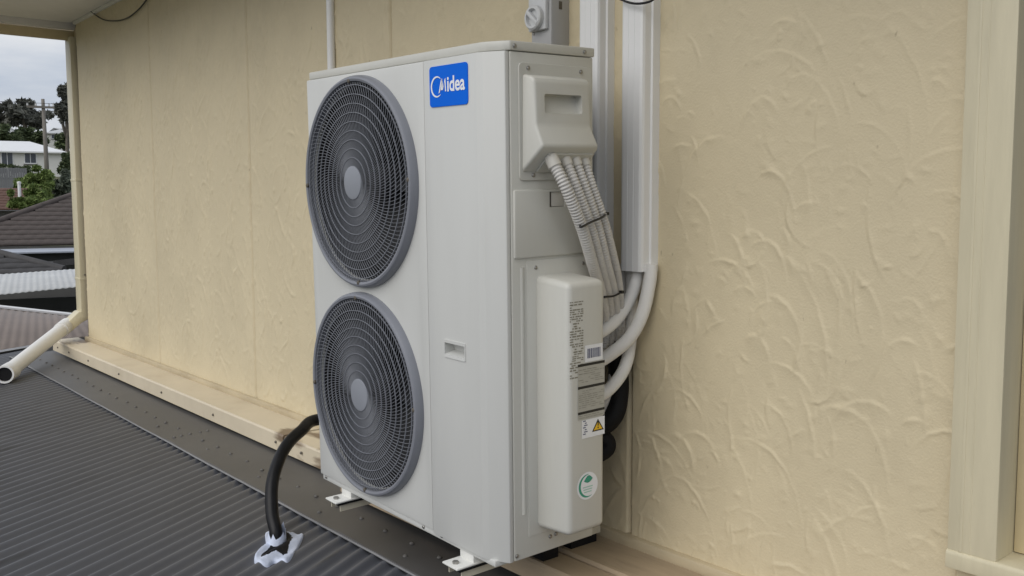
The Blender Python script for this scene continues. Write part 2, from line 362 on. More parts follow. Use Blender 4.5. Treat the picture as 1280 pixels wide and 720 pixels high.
# post and window sill at the right
hb('trim_post', (1.852, .470, .205), (1.952, .62, 2.3), M_trim, .004)
hb('trim_bead', (1.876, .4688, .207), (1.884, .48, 2.3), M_trim, .002)
hb('trim_bead', (1.897, .4692, .207), (1.9, .48, 2.3), M_trim, .001)
sill = extrude('window_sill', [(.4665-YW, .168), (.4665-YW, .200), (.47-YW, .2065), (.62-YW, .212), (.62-YW, .168)], 0, 1.8505, 3.4, M_trim, house, .003)
hb('wall_below_sill', (1.858, .505, -.05), (3.4, .60, .166), M_wall)
hb('window_frame', (1.953, .545, .211), (1.985, .60, 2.3), M_trimdark, .003)
hb('window_frame', (1.986, .545, .211), (3.4, .60, .255), M_trimdark, .003)
M_glass = mat('window_glass', (.03, .032, .035), .08, .05, 3)
hb('window_pane', (1.984, .575, .25), (3.4, .585, 2.3), M_glass)
hb('wall_core', (1.901, .601, -.6), (3.4, .72, 2.3), M_trimdark)
# soffit, fascia
EAVE = -.26
sof = hb('soffit', (-4.62, EAVE, 2.228), (3.4, .75, 2.245), M_soffit)
hb('soffit_bead', (-4.55, YW-.018, 2.205), (3.4, YW+.01, 2.227), M_soffit, .004)
hb('fascia', (-4.66, EAVE-.03, 2.182), (-4.622, .70, 2.30), M_soffitw, .003)
hb('fascia', (-4.62, EAVE-.03, 2.16), (3.4, EAVE-.002, 2.36), M_soffitw, .003)
hb('roof_plate', (-4.7, EAVE-.06, 2.301), (3.4, 1.8, 2.36), M_roof)

# ================================================================== LOW ROOF
roof = thing('metal_roof', 'charcoal corrugated metal roof with folded apron flashing below the cream wall', 'roof', (0, 0, -.2))
Dv = Vector((-.516, .857, 0)).normalized(); Nv = Vector((.857, .516, 0)).normalized()
PI_ = .0602; AMP = .0080; ZR = -.1735
base_pt = Vector((-5.083, .03, 0)); u_min = base_pt.dot(Nv)
verts = []; faces = []
nu = 12; total = int((4.6-u_min)/PI_)
cols = total*nu+1
for i in range(cols):
    u = u_min+i*PI_/nu; z = ZR + AMP*math.cos(2*math.pi*i/nu)
    v1 = (.27-u*Nv.y)/Dv.y; v0 = -5.2
    if u*Nv.x+v1*Dv.x < -8: v1 = (-8-u*Nv.x)/Dv.x
    for k in range(5):
        v = v0+(v1-v0)*k/4; P = Nv*u+Dv*v; verts.append((P.x, P.y, z+.2-.012*max(0, -P.y)))
for i in range(cols-1):
    for k in range(4): a = i*5+k; faces.append((a, a+5, a+6, a+1))
o = mk('corrugated_sheet', verts, faces, M_roof, roof, True)
md = None
# barge capping along the far edge, beside the last corrugation
bm = bmesh.new()
def strip(bm, pts2, lo, hi, zlo, zhi): pass
P0 = Nv*(u_min+.03)+Dv*(-5.2); P1 = Nv*(u_min+.03)+Dv*((.40-(u_min)*Nv.y)/Dv.y)
w_ = Nv*(-.07)
bv = [bm.verts.new(p) for p in [(P0.x, P0.y, .045), (P1.x, P1.y, .045), (P1.x+w_.x, P1.y+w_.y, .048), (P0.x+w_.x, P0.y+w_.y, .048), (P0.x+w_.x*1.03, P0.y+w_.y*1.03, -.09), (P1.x+w_.x*1.03, P1.y+w_.y*1.03, -.09)]]
bm.faces.new([bv[0], bv[1], bv[2], bv[3]]); bm.faces.new([bv[3], bv[2], bv[5], bv[4]])
bmk('barge_capping', bm, M_lip, roof)
# apron flashing in two lengths
def flashing(x0, x1, dz, name='flashing'):
    prof = [(.350, .2-.150+dz), (.336, .2-.1505+dz), (.300, .2-.1515+dz), (.18, .2-.1555+dz), (.052, .2-.1625+dz), (.046, .2-.170+dz), (.049, .2-.170+dz), (.054, .2-.1655+dz), (.18, .2-.159+dz), (.35, .2-.154+dz)]
    nseg = int((x1-x0)/.08); bm = bmesh.new(); R = []
    for k in range(nseg+1):
        x = x0+(x1-x0)*k/nseg
        wv = .0011*math.sin(x*11+1)+.0008*math.sin(x*23.7)
        R.append([bm.verts.new((x, y+(.0012*math.sin(x*7)+.0006*math.sin(x*31) if y < .06 else 0), z+(wv if .05 < y < .3 else 0))) for (y, z) in prof])
    n = len(prof)
    for k in range(nseg):
        for i in range(n): bm.faces.new([R[k][i], R[k][(i+1) % n], R[k+1][(i+1) % n], R[k+1][i]])
    bm.faces.new(R[0]); bm.faces.new(R[-1][::-1])
    o = bmk(name, bm, M_flash, roof); autosmooth(o, 25); return o
flashing(-4.84, -1.60, 0); flashing(-1.64, 2.6, .0022)
def lip(x0, x1):
    P = [Vector((x, .0455+.0012*math.sin(x*7)+.0006*math.sin(x*31), .2-.1645)) for x in np.linspace(x0, x1, 90)]
    bm = bmesh.new(); sweep(bm, P, .0042, 6); bmk('flashing_lip', bm, M_lip, roof, True)
lip(-4.84, 2.6)
riv = turned('rivet', [(.008, 0), (.0075, .003), (.004, .006), (.0001, .007)], (0, 0, 0), (0, 0, 1), M_rivet, roof, 8)
k = 0
for x in np.arange(-4.62, 1.0, .158):
    o = riv if k == 0 else share(riv, roof); k += 1
    o.location = (x+random.uniform(-.01, .01), .168+random.uniform(-.006, .006), .2-.1555+(0 if x < -1.6 else .002))
for y in (.09, .125, .165, .215, .25): share(riv, roof, (-1.617, y, .2-.159+(y-.05)*.04))
for x in (-1.9, -1.3, -.75, -.2, .35): share(riv, roof, (x, .105+random.uniform(-.02, .02), .2-.1585))
# supporting wall below the low roof
box('lower_wall', (-4.5, -2.6, -3.3), (3.2, .2, -.03), M_trimdark, roof)

# ================================================================== GUTTER, DOWNPIPE, DRAIN
gut = thing('roof_gutter', 'tan metal gutter running under the eave at the wall corner', 'gutter', (-4.66, 0, 2.14))
prof = [(-.135, .07), (-.135, -.012), (-.03, -.03), (0, -.03), (.004, .036), (-.004, .042), (-.006, -.022), (-.125, -.006), (-.127, .07)]
extrude('gutter_channel', prof, 1, -.32, .535, M_trimdark, gut)
box('gutter_end', (-.13, .53, -.028), (.06, .545, .06), M_trimdark, gut)
dpipe = thing('downpipe', 'rectangular cream metal downpipe beside the wall corner', 'downpipe', (-4.672, .520, .1))
box('pipe_body', (-.060, -.034, .0), (.070, .034, 2.03), M_trim, dpipe, .007)
for z in (1.0, .28): box('pipe_strap', (-.063, -.036, z), (.072, .036, z+.018), M_trim, dpipe, .002)
extrude('pipe_elbow', [(.04, .06), (-.05, .05), (-.14, -.03), (-.115, -.095), (-.03, -.03), (.034, .0)], 0, -.058, .068, M_trim, dpipe, .006)
share(scr, dpipe, (.072, .0, .32), (0, 0, RAD(90)))
drain = thing('drain_pipe', 'white plastic drain pipe with open tee end lying on the corrugated roof', 'pipe', (-3.65, -.2, -.17))
def D_(p): return Vector(p)-Vector((-3.65, -.2, -.17))
A = D_((-4.675, .405, .052)); B = D_(pix(9, 466, 2, -.112))
B2 = A.lerp(B, .985)
tube('pipe_run', [A.lerp(B, .06), B2], .047, M_pvc, drain, 20)
tube('pipe_socket', [A.lerp(B, 0.0), A.lerp(B, .13)], .054, M_pvc, drain, 20)
axd = (CAM-Vector(pix(9, 466, 2, -.112))).normalized(); axd = Vector((.90, -.43, .0)).normalized()
bm = bmesh.new(); lathe(bm, [(.046, -.11), (.056, -.10), (.056, .065), (.045, .065), (.044, -.05), (.0001, -.05)], B, axd, 24); o = bmk('tee_fitting', bm, M_pvc, drain); autosmooth(o)
turned('tee_mouth', [(.0001, .045), (.0438, .045), (.0438, .05), (.0001, .052)], B, axd, M_black, drain, 24)  # black disc stands in for the unlit inside of the open pipe

# ================================================================== AIR CONDITIONER
W, Dp = .956, .318; ZB, ZT = .045, 1.310; XS, XC, DC = .655, .890, .033
ac = thing('air_conditioner', 'large light grey outdoor air conditioning unit with two round fan guards and blue badge', 'air conditioner', (0, 0, 0), UROT)
FC = [(.318, .9955), (.318, .370)]
def cyl(c, r, y0, y1):
    bm = bmesh.new(); lathe(bm, [(r, 0), (r, y1-y0)], (c[0], y0, c[1]), (0, 1, 0), 72); return bmk('cut', bm, M_dark, ac)
# fan front panel (left)
o = box('fan_panel', (0, 0, ZB), (XS-.0008, .030, ZT), M_ac, ac, .005)
boolean(o, [cyl(c, .283, -.1, .1) for c in FC])
# service front panel with angled corner (right)
o = extrude('service_panel', [(XS+.0008, 0), (XC-.008, 0), (XC+.012, .005), (W-.014, DC-.006), (W-.003, DC+.000), (W-.003, DC+.012), (XS+.0008, DC+.012)], 2, ZB-.006, ZT, M_ac, ac, .002)
ca = upix(556, 425, 1, 0); cb = upix(582, 450, 1, 0)
hx0, hx1, hz0, hz1 = .730, .820, .548, .587
c1 = box('cut', (hx0, -.05, hz0), (hx1, .0315, hz1), M_dark, ac)
boolean(o, [c1])
# recessed pull handle
hd = extrude('pull_handle', [(-.0025, hz1+.004), (-.0025, hz1-.004), (.028, hz1-.012), (.030, hz0+.012), (-.0015, hz0+.004), (-.0025, hz0-.004), (.031, hz0-.001), (.031, hz1+.001)], 0, hx0+.001, hx1-.001, M_ac, ac)
for x in (hx0-.003, hx1-.001): box('handle_cheek', (x, -.002, hz0-.003), (x+.004, .033, hz1+.003), M_ac, hd)
# inner body
box('inner_shell', (.012, .20, ZB+.01), (XS+.22, Dp-.02, ZT-.02), M_dark, ac)
for c in FC:
    bm = bmesh.new(); lathe(bm, [(.284, .005), (.276, .03), (.276, .19), (.29, .19), (.29, .005)], (c[0], 0, c[1]), (0, 1, 0), 64, True)
    so = bmk('fan_shroud', bm, M_dark, ac); autosmooth(so)
    # fan blades
    bm = bmesh.new(); lathe(bm, [(.0001, .05), (.05, .055), (.055, .075), (.055, .15), (.0001, .15)], (c[0], 0, c[1]), (0, 1, 0), 32)
    fan = bmk('fan', bm, M_blade, ac); autosmooth(fan)
    for b in range(3):
        V = []; Fq = []
        for i in range(7):
            r = .05+.215*i/6
            for j in range(8):
                a = b*2.094+.3+(j/7-.5)*1.45*(.75+.35*i/6)+.35*(i/6)
                V.append((c[0]+r*math.cos(a), .075+.075*(j/7)-.012*i/6, c[1]+r*math.sin(a)))
        for i in range(6):
            for j in range(7): q = i*8+j; Fq.append((q, q+1, q+9, q+8))
        mk('blade', V, Fq, M_blade, fan, True)
# fan guards
def guard(c, spin):
    g = turned('fan_guard', [(.3055, .0005), (.3055, -.006), (.3035, -.017), (.2995, -.0235), (.2945, -.0255), (.2885, -.0235), (.2865, -.016), (.2835, .004)], (c[0], 0, c[1]), (0, 1, 0), M_guardl, ac, 96, True, 30)
    # concentric rings
    bm = bmesh.new(); R0, R1 = .049, .2850
    def yy(r): return -.0250+.005*(r/.285)**2
    for k in range(9):
        r = .072+(R1-.072)*k/8.3
        wv = .0009; y = yy(r)
        lathe(bm, [(r-wv, y-.0022), (r+wv, y-.0022), (r+wv, y+.001), (r-wv, y+.001)], (c[0], 0, c[1]), (0, 1, 0), 72, True)
    o = bmk('grille_rings', bm, M_guardl, g); autosmooth(o)
    # swirling ribs, too fine to pick apart
    V = []; Fq = []; N = 128; S = 9
    for n in range(N):
        b = len(V)
        for s in range(S+1):
            r = R0-.002+(R1-R0+.002)*s/S; a = 2*math.pi*n/N+spin*(.42*(s/S)**1.3); y = yy(r)
            wd = .00052*(.5+.5*min(1, r/.2))/r
            for (da, dy) in ((-wd, -.0012), (wd, -.0012), (wd, .0012), (-wd, .0012)):
                V.append((c[0]+r*math.cos(a+da), y+dy, c[1]+r*math.sin(a+da)))
        for s in range(S):
            for q in range(4): i = b+s*4+q; j = b+s*4+(q+1) % 4; Fq.append((i, j, j+4, i+4))
    o = mk('grille_ribs', V, Fq, M_guard, g); o['kind'] = 'stuff'
    turned('hub_cap', [(.0001, -.0302), (.040, -.0297), (.0475, -.028), (.050, -.022), (.048, -.015), (.0001, -.015)], (c[0], 0, c[1]), (0, 1, 0), M_hub, g, 40)
    for a in (0, 90, 180, 270):
        a = RAD(a+2); turned('guard_screw', [(.0065, .004), (.0065, -.002), (.003, -.004), (.0001, -.004)], (c[0]+.2895*math.cos(a), -.0235, c[1]+.2895*math.sin(a)), (0, 1, 0), M_screwd, g, 10)
for c in FC: guard(c, 1)
# lid
lid = extrude('lid', [(.004, .008), (XC-.004, .008), (XC+.016, .013), (W-.012, DC+.001), (W+.003, DC+.012), (W+.003, Dp+.004), (.004, Dp+.004)], 2, ZT+.0015, ZT+.0245, M_acs, ac, .004)
# side panel and rest of the casing
side = box('side_panel', (W-.012, DC+.0135, ZB-.004), (W, Dp, ZT), M_acs, ac, .003)
box('left_panel', (.0, .031, ZB), (.010, Dp, ZT), M_ac, ac, .003)
coil = box('coil_back', (.011, Dp-.018, ZB+.01), (W-.013, Dp-.004, ZT-.004), M_dark, ac)
box('base_pan', (.006, .006, ZB-.018), (W-.030, Dp, ZB-.001), M_ac, ac, .003)
# feet
for x in (.155, .800):
    for (ya, yb) in ((-.048, .07), (Dp-.07, Dp+.05)):
        V = []
        f = box('foot', (x-.034, ya, .001), (x+.034, yb, .007), M_footw, ac, .0025)
        box('foot_riser', (x-.030, max(ya, .008) if ya < 0 else ya, .006), (x+.030, (.06 if ya < 0 else Dp-.01), ZB-.012), M_footw, f, .002)
        turned('foot_bolt', [(.009, .006), (.009, .013), (.0001, .014)], (x, (ya+.02 if ya < 0 else yb-.02), 0), (0, 0, 1), M_screw, f, 6)
# screws on panel bottom and lid
acs = turned('screw', [(.0055, 0), (.0055, .002), (.003, .004), (.0001, .004)], (0, 0, 0), (1, 0, 0), M_screw, ac, 10)
acs.location = (W+.003, .058, ZT+.012)
share(acs, ac, (W+.003, .286, ZT+.012)); share(acs, ac, (W, .121, .787)); share(acs, ac, (W, .282, .787))
share(acs, ac, (W, .052, .055)); share(acs, ac, (W, .165, .078)); share(acs, ac, (W, .185, .080))
for x in (.03, .60, .69): share(acs, ac, (x, .006, ZB-.006), (0, 0, RAD(-90)))
# ---- side details
# upper electrical cover
def rrect(y0, y1, z0, z1, r, n=5):
    o = []
    for (cy, cz, a0) in ((y1-r, z1-r, 0), (y0+r, z1-r, 90), (y0+r, z0+r, 180), (y1-r, z0+r, 270)):
        for k in range(n+1): a = RAD(a0+90*k/n); o.append((cy+r*math.cos(a), cz+r*math.sin(a)))
    return o
cov = extrude('wiring_cover', rrect(.069, .309, 1.003, 1.285, .012), 0, W+.0006, W+.005, M_acs, ac, .0012, 1)
hood = extrude('cover_hood', [(W+.003, 1.258), (W+.036, 1.250), (W+.044, 1.240), (W+.048, 1.135), (W+.072, 1.086), (W+.066, 1.076), (W+.004, 1.022)], 1, .088, .262, M_acs, cov, .007, 3)
# flare the foot of the hood and slant the cheeks a little
for v in hood.data.vertices:
    t = min(1, max(0, (1.14-v.co.z)/.08)); out_ = (v.co.x-W)/.07
    v.co.y += (-.004*t if v.co.y < .17 else .012*t) + (-(1-out_)*.010 if v.co.y < .17 else (1-out_)*.012)
ra = upix(681, 117, 0, W+.047); rb = upix(728, 143, 0, W+.047)
cut = box('cut', (W+.018, ra.y, rb.z), (W+.2, rb.y, ra.z), M_acs, None, .006); cut.parent = ac
cut.data.transform(Matrix.Identity(4))
# shear the recess floor so that it slopes in towards the top
for v in cut.data.vertices:
    if v.co.x < W+.05: v.co.x += .020*(1-(v.co.z-rb.z)/(ra.z-rb.z))
boolean(hood, [cut])
for (y, z) in ((.098, 1.272), (.271, 1.272), (.112, 1.016)): share(acs, cov, (W+.005, y, z)).data = acs.data
lipb = extrude('gland_plate', [(W+.056, 1.0685), (W+.060, 1.0650), (W+.012, 1.0225), (W+.008, 1.026)], 1, .118, .262, M_acs, cov)
# embossed service plate with pipe hole
pl = box('service_plate', (W-.004, .051, .813), (W+.007, .300, .981), M_acs, ac, .005)
cut = box('cut', (W-.002, .163, .936), (W+.1, .215, .974), M_dark); cut.parent = ac
boolean(pl, [cut])
box('port_backing', (W-.0015, .163, .936), (W+.001, .215, .974), M_screwd, pl)
box('port_tab', (W+.0012, .172, .937), (W+.0035, .2145, .973), M_collar, pl, .001)
# pressed rib and lower plate outline
tube('pressed_rib', [(W-.004, .078, .79), (W-.004, .078, .158)], .0075, M_acs, ac, 12)
box('lower_plate', (W-.002, .092, .095), (W+.0018, .312, .806), M_acs, ac, .0015)
# valve cover box
BX = .120
vb = box('valve_cover', (W-.01, .122, .112), (W+BX, .247, .768), M_acs, ac, .016, 4)
for v in vb.data.vertices:
    o_ = (v.co.x-W)/BX
    if v.co.z > .7: v.co.z -= .010*o_
    if v.co.z < .2: v.co.z += .010*o_
# ---- stickers and print on the valve cover (+X face)
M_lab = mat('label_grey', (.43, .42, .37), .5, .03, 20)
M_ink = mat('label_ink', (.24, .225, .18), .6, .1, 40)
M_inkb = mat('label_black', (.012, .012, .012), .5, .1, 40)
M_labw = mat('label_white', (.80, .81, .83), .4, .02, 20)
M_bar = mat('barcode_ink', (.07, .08, .16), .5, .05, 40)
M_yel = mat('warning_yellow', (.85, .52, .02), .4, .03, 20)
M_grn = mat('sticker_green', (.03, .30, .20), .4, .05, 20)
SX = W+BX
def sp(px, py): q = upix(px, py, 0, SX); return (q.y, q.z)
def quadsX(name, rects, x, m, parent):
    V = []; Fq = []
    for r in rects:
        if len(r) == 4 and not isinstance(r[0], tuple): y0, z0, y1, z1 = r; P = [(y0, z0), (y1, z0), (y1, z1), (y0, z1)]
        else: P = r
        b = len(V); V += [(x, p[0], p[1]) for p in P]; Fq.append(tuple(range(b, b+len(P))))
    return mk(name, V, Fq, m, parent)
def lab(px0, py0, px1, py1):           # pixel corners on the left-top / right-bottom -> y0,z0,y1,z1
    a = sp(px0, py0); b = sp(px1, py1); return (a[0], b[1], b[0], a[1])
y0, z0, y1, z1 = lab(712, 380, 729, 455); z1 = sp(712, 378)[1]
rng = random.Random(4); rects = []
z = z1; H_ = z1-.190
while z > H_:
    h = rng.uniform(.0022, .0034)
    y = y0
    while y < y1-.002:
        l = rng.uniform(.004, .014)
        if rng.random() < .8: rects.append((y, z-h, min(y+l, y1), z))
        y += l+rng.uniform(.001, .004)
    z -= h+rng.uniform(.0022, .0040)
quadsX('printed_text', rects, SX+.0006, M_ink, vb)['kind'] = 'stuff'
bl = lab(731, 428, 753, 453); bl = (bl[0], sp(731, 453)[1], min(bl[2], .244), sp(731, 432)[1])
lb = quadsX('barcode_label', [bl], SX+.0008, M_labw, vb)
rects = []; y = bl[0]+.008
while y < bl[2]-.006:
    wv = rng.choice((.0012, .002, .0032)); rects.append((y, bl[1]+.009, y+wv, bl[3]-.009)); y += wv+rng.choice((.0010, .0016, .0024))
quadsX('barcode', rects, SX+.0012, M_bar, lb)['kind'] = 'stuff'
ly0 = sp(722, 455)[0]; ly1 = .2435
zs = [sp(722, 456)[1], sp(722, 484)[1], sp(722, 516)[1], sp(722, 526)[1]]
tl = quadsX('table_label', [(ly0, zs[3], ly1, zs[0])], SX+.0007, M_lab, vb)
for q in zs[:3]: quadsX('label_bar', [(ly0, q-.0065, ly1, q)], SX+.0012, M_inkb, tl)
rects = []
for a, b in ((zs[0]-.014, zs[1]+.006), (zs[1]-.012, zs[2]+.006), (zs[2]-.010, zs[3]+.003)):
    z = a
    while z > b:
        y = ly0+.003
        while y < ly1-.004:
            l = rng.uniform(.006, .02)
            if rng.random() < .7: rects.append((y, z-.0014, min(y+l, ly1-.002), z))
            y += l+.003
        z -= .0052
M_ink2 = mat('label_ink_pale', (.27, .26, .22), .6, .1, 40)
quadsX('label_print', rects, SX+.0012, M_ink2, tl)['kind'] = 'stuff'
wl = (sp(727, 524)[0], sp(727, 549)[1], .2440, sp(727, 526)[1])
wo = quadsX('warning_label', [wl], SX+.0008, M_labw, vb)
cy = wl[0]+.70*(wl[2]-wl[0]); zb = wl[1]+.012; zt_ = wl[3]-.004; hw = .0205
quadsX('triangle_border', [[(cy-hw, zb), (cy+hw, zb), (cy, zt_)]], SX+.0011, M_inkb, wo)
quadsX('triangle', [[(cy-hw+.0055, zb+.0032), (cy+hw-.0055, zb+.0032), (cy, zt_-.0065)]], SX+.0015, M_yel, wo)
quadsX('exclamation', [(cy-.0018, zb+.013, cy+.0018, zb+.026), (cy-.0018, zb+.0065, cy+.0018, zb+.0105)], SX+.0019, M_inkb, wo)
quadsX('label_print', [(wl[0]+.004+.003*(i % 3), wl[1]+.010+i*.0055, wl[0]+.013+.003*((i*2) % 3), wl[1]+.0125+i*.0055) for i in range(7)], SX+.0012, M_bar, wo)['kind'] = 'stuff'
gc = sp(734, 607); gr = .0355
def disc(cy, cz, r, n=36): return [(cy+r*math.cos(2*math.pi*k/n), cz+r*math.sin(2*math.pi*k/n)) for k in range(n)]
gs = quadsX('round_sticker', [disc(gc[0], gc[1], gr)], SX+.0008, M_labw, vb)
cres = []
for k in range(22):
    a0 = RAD(80+k*10); a1 = RAD(90+k*10)
    def wd(a): return .0065*math.sin(max(0, min(1, (math.degrees(a)-80)/220))*math.pi)+.0006
    cres.append([(gc[0]+.030*math.cos(a0), gc[1]+.030*math.sin(a0)), (gc[0]+.030*math.cos(a1), gc[1]+.030*math.sin(a1)), (gc[0]+(.030-wd(a1))*math.cos(a1), gc[1]+(.030-wd(a1))*math.sin(a1)), (gc[0]+(.030-wd(a0))*math.cos(a0), gc[1]+(.030-wd(a0))*math.sin(a0))])
quadsX('leaf_ring', cres, SX+.0012, M_grn, gs)
leaf = [(gc[0]-.012, gc[1]+.013)] + [(gc[0]-.012+.030*t, gc[1]+.013+.012*math.sin(t*3.1)+.003*t) for t in (.2, .4, .6, .8, 1)] + [(gc[0]-.012+.030*t, gc[1]+.013-.007*math.sin(t*3.1)+.003*t) for t in (.8, .6, .4, .2)]
quadsX('leaf', [leaf], SX+.0012, M_grn, gs)
quadsX('label_print', [(gc[0]-.016+.002*i, gc[1]-.004-.0065*i, gc[0]+.018-.002*i, gc[1]-.0015-.0065*i) for i in range(3)], SX+.0012, mat('sticker_pale_green', (.35, .60, .50), .5, .05, 30), gs)['kind'] = 'stuff'
# ---- blue badge with the maker's lettering
bd = extrude('badge', rrect(.686, .851, 1.190, 1.2915, .010), 1, -.0022, .0, M_blue, ac)
def frontmesh(name, V, Fq, y, m, par): return mk(name, [(v[0], y, v[1]) for v in V], Fq, m, par)
V, Fq = textmesh('idea', .049, .0011)
xs_ = [v.x for v in V]; x0 = min(xs_); wtx = max(xs_)-x0
TX0, TX1, TZ = .7655, .8405, 1.2265
sc = (TX1-TX0)/wtx
frontmesh('lettering', [(TX0+(v.x-x0)*sc, TZ+v.y*sc*1.12) for v in V], Fq, -.0030, M_white, bd)
# M with swept left leg, and the open ring around it
mh = .0335
Mz = TZ
mpoly = [[(.7275, Mz-.004), (.7335, Mz-.001), (.7435, Mz+mh), (.7385, Mz+mh*.9)], [(.7385, Mz+mh*.9), (.7435, Mz+mh), (.7495, Mz+.011), (.7465, Mz+.003)], [(.7465, Mz+.003), (.7495, Mz+.011), (.7585, Mz+mh), (.7545, Mz+mh*.85)], [(.7545, Mz+mh*.88), (.7585, Mz+mh), (.7610, Mz+.0), (.7560, Mz+.0)], [(.7372, Mz+.004), (.7435, Mz+mh*.95), (.7475, Mz+.012), (.7450, Mz+.004)]]
V = []; Fq = []
for P in mpoly: b = len(V); V += P; Fq.append(tuple(range(b, b+4)))
frontmesh('lettering', V, Fq, -.0031, M_white, bd)
V = []; Fq = []; cxr, czr, rr_ = .7195, 1.2400, .0265
for k in range(33):
    a = RAD(48+k*8.2); t = k/32; wv = .0012+.0046*math.sin(t*math.pi)**.8
    V += [(cxr+rr_*math.cos(a), czr+rr_*math.sin(a)), (cxr+(rr_-wv)*math.cos(a), czr+(rr_-wv)*math.sin(a))]
for k in range(32): Fq.append((2*k, 2*k+1, 2*k+3, 2*k+2))
frontmesh('lettering', V, Fq, -.0032, M_white, bd)

# ================================================================== RAILS AND PADS UNDER THE UNIT
for (x, zl, lab_) in ((.155, -.062, 'cream metal rail under the foot beside the black hose'), (.800, -.052, 'cream metal rail under the foot beside the service panel')):
    r = thing('mounting_rail', lab_, 'rail', (0, 0, 0), UROT, 'rails carrying the air conditioner')
    prof = [(x-.030, -.006), (x+.030, -.006), (x+.030, -.026), (x+.026, -.026), (x+.026, -.010), (x-.026, -.010), (x-.026, -.026), (x-.030, -.026)]
    extrude('channel', prof, 1, -.030, .47, M_rail, r)
    box('rubber_pad', (x-.036, -.040, -.0045), (x+.036, .075, .0015), M_black, r)
    box('rubber_pad', (x-.036, Dp-.07, -.0045), (x+.036, Dp+.052, .0015), M_black, r)
    box('packer', (x-.024, .255, -.085), (x+.024, .31, -.009), M_black, r)
    box('rear_packer', (x-.024, .36, zl-.006), (x+.024, .46, -.009), M_black, r)

# ================================================================== WALL SERVICES
def duct(label, x0, x1, zb, zt, group='white duct covers on the wall'):
    d = thing('duct_cover', label, 'duct', (x0, YW, zb), group=None)
    w = x1-x0; t = .061
    prof = [(0, .001), (0, -t+.010), (.003, -t+.003), (.010, -t), (w-.016, -t), (w-.009, -t+.003), (w-.006, -t+.010), (w-.005, -.030), (w, -.027), (w+.001, .001), (w-.004, .001), (w-.006, -.024), (w-.010, -.028), (w-.011, -t+.010), (w-.016, -t+.005), (.010, -t+.005), (.005, -t+.010), (.005, .001)]
    extrude('duct_shell', prof, 2, 0, zt-zb, M_pvc, d)
    box('duct_base', (.001, -.004, .002), (w, .002, zt-zb), M_pvc, d)
    for xx in (.026, .048): box('duct_groove', (xx, -t-.0008, 0), (xx+.003, -t+.001, zt-zb), M_pvc, d)
    return d
duct('white duct cover ending in mid-air above the white lagged pipes', .914, 1.001, .738, 2.222)
duct('white duct cover running down the wall behind the air conditioner, beside the isolator switch', .744, .829, .74, 2.222)
cond_ = tag(tube('wall_conduit', [(-.795, YW-.014, 2.222), (-.795, YW-.014, .25)], .0165, M_pvc, None, 16), 'thin white electrical conduit running down the cream wall', 'conduit')
# isolator switch
iso = thing('isolator_switch', 'grey rotary isolator switch box on the wall above the unit', 'switch', (.60, YW, 1.40))
box('switch_body', (-.05, -.072, -.06), (.040, .006, .19), M_iso, iso, .004)
box('switch_cover', (-.049, -.086, .035), (.030, -.070, .18), M_isol, iso, .005)
kc = (-.012, -.086, .072)
turned('knob_base', [(.036, .0), (.036, -.014), (.032, -.018), (.026, -.018), (.024, -.006), (.0001, -.006)], kc, (0, 1, 0), M_isol, iso, 28)
bm = bmesh.new(); bmbox(bm, (-.031, -.020, -.006), (.031, .0, .006), .002, 2, Matrix.Translation(kc) @ Matrix.Rotation(RAD(42), 4, 'Y')); o = bmk('knob_handle', bm, M_isol, iso); autosmooth(o)
for z in (.03, .17): turned('screw', [(.004, 0), (.004, -.002), (.0001, -.003)], (-.038, -.0865 if z > .1 else -.072, z), (0, 1, 0), M_screw, iso, 8)
box('switch_mark', (.0398, -.042, .095), (.0412, -.030, .118), M_screwd, iso)
# loose wires
a = pix(764, -6, 1, .44); b = pix(790, 4, 1, .435); c = pix(812, 2, 1, .438); d = pix(824, -8, 1, .444)
tag(tube('black_wire', [a, b, c, d], .0032, M_tie, None, 8), 'thin black wire looping in front of the white duct covers', 'wire')
a = pix(112, 13, 1, .500); pts = [a] + [pix(x, y, 1, YW-.012) for (x, y) in ((128, 24), (145, 26), (160, 22), (174, 11), (186, -4))]
tag(tube('loose_wire', pts, .0042, M_tie, None, 8), 'thin dark wire sagging from the soffit across the wall', 'wire')

# flexible conduits from the wiring cover
def upw(px, py, ax, v): return UM @ upix(px, py, ax, v)
fc_labels = ['thickest corrugated grey conduit of the bundle, at its front edge', 'second corrugated grey conduit of the bundle beside the thickest one', 'third corrugated grey conduit of the bundle below the wiring cover', 'corrugated grey conduit of the bundle closest to the white ducts']
paths = [
    [(688, 196, .046), (693, 206, .058), (708, 236, .082), (727, 284, .078), (740, 328, .045), (752, 372, -.01), (756, 410, -.07), (752, 450, -.10)],
    [(705, 194, .040), (709, 204, .050), (721, 234, .070), (738, 281, .068), (750, 326, .04), (761, 372, -.015), (764, 412, -.08), (760, 450, -.11)],
    [(717, 194, .038), (721, 204, .048), (732, 234, .062), (747, 280, .060), (758, 326, .04), (768, 368, -.01), (772, 412, -.07), (770, 450, -.10)],
    [(728, 194, .034), (732, 204, .044), (741, 234, .056), (756, 278, .055), (767, 322, .03), (773, 352, .0), (777, 405, -.06), (776, 450, -.09)]]
radii = [.0152, .0120, .0116, .0112]
for i, (pp, rad) in enumerate(zip(paths, radii)):
    P = [upw(x, y, 0, W+dx) for (x, y, dx) in pp]
    fcn = thing('flexible_conduit', fc_labels[i], 'conduit', P[0], group='corrugated conduits')
    Q = [p-P[0] for p in P]
    path = resample(catmull(Q, 10), .0016)
    bm = bmesh.new(); sweep(bm, path[6:], lambda k, N, r=rad: r*(1.0 if (k % 5) in (0, 1, 2) else .80), 12); bmk('ribbed_hose', bm, M_conduit, fcn, True)
    n1 = int(.030/.0016); bm = bmesh.new(); sweep(bm, path[:n1], lambda k, N, r=rad: r*1.14, 14); o = bmk('hose_collar', bm, M_collar, fcn, True); autosmooth(o, 50)
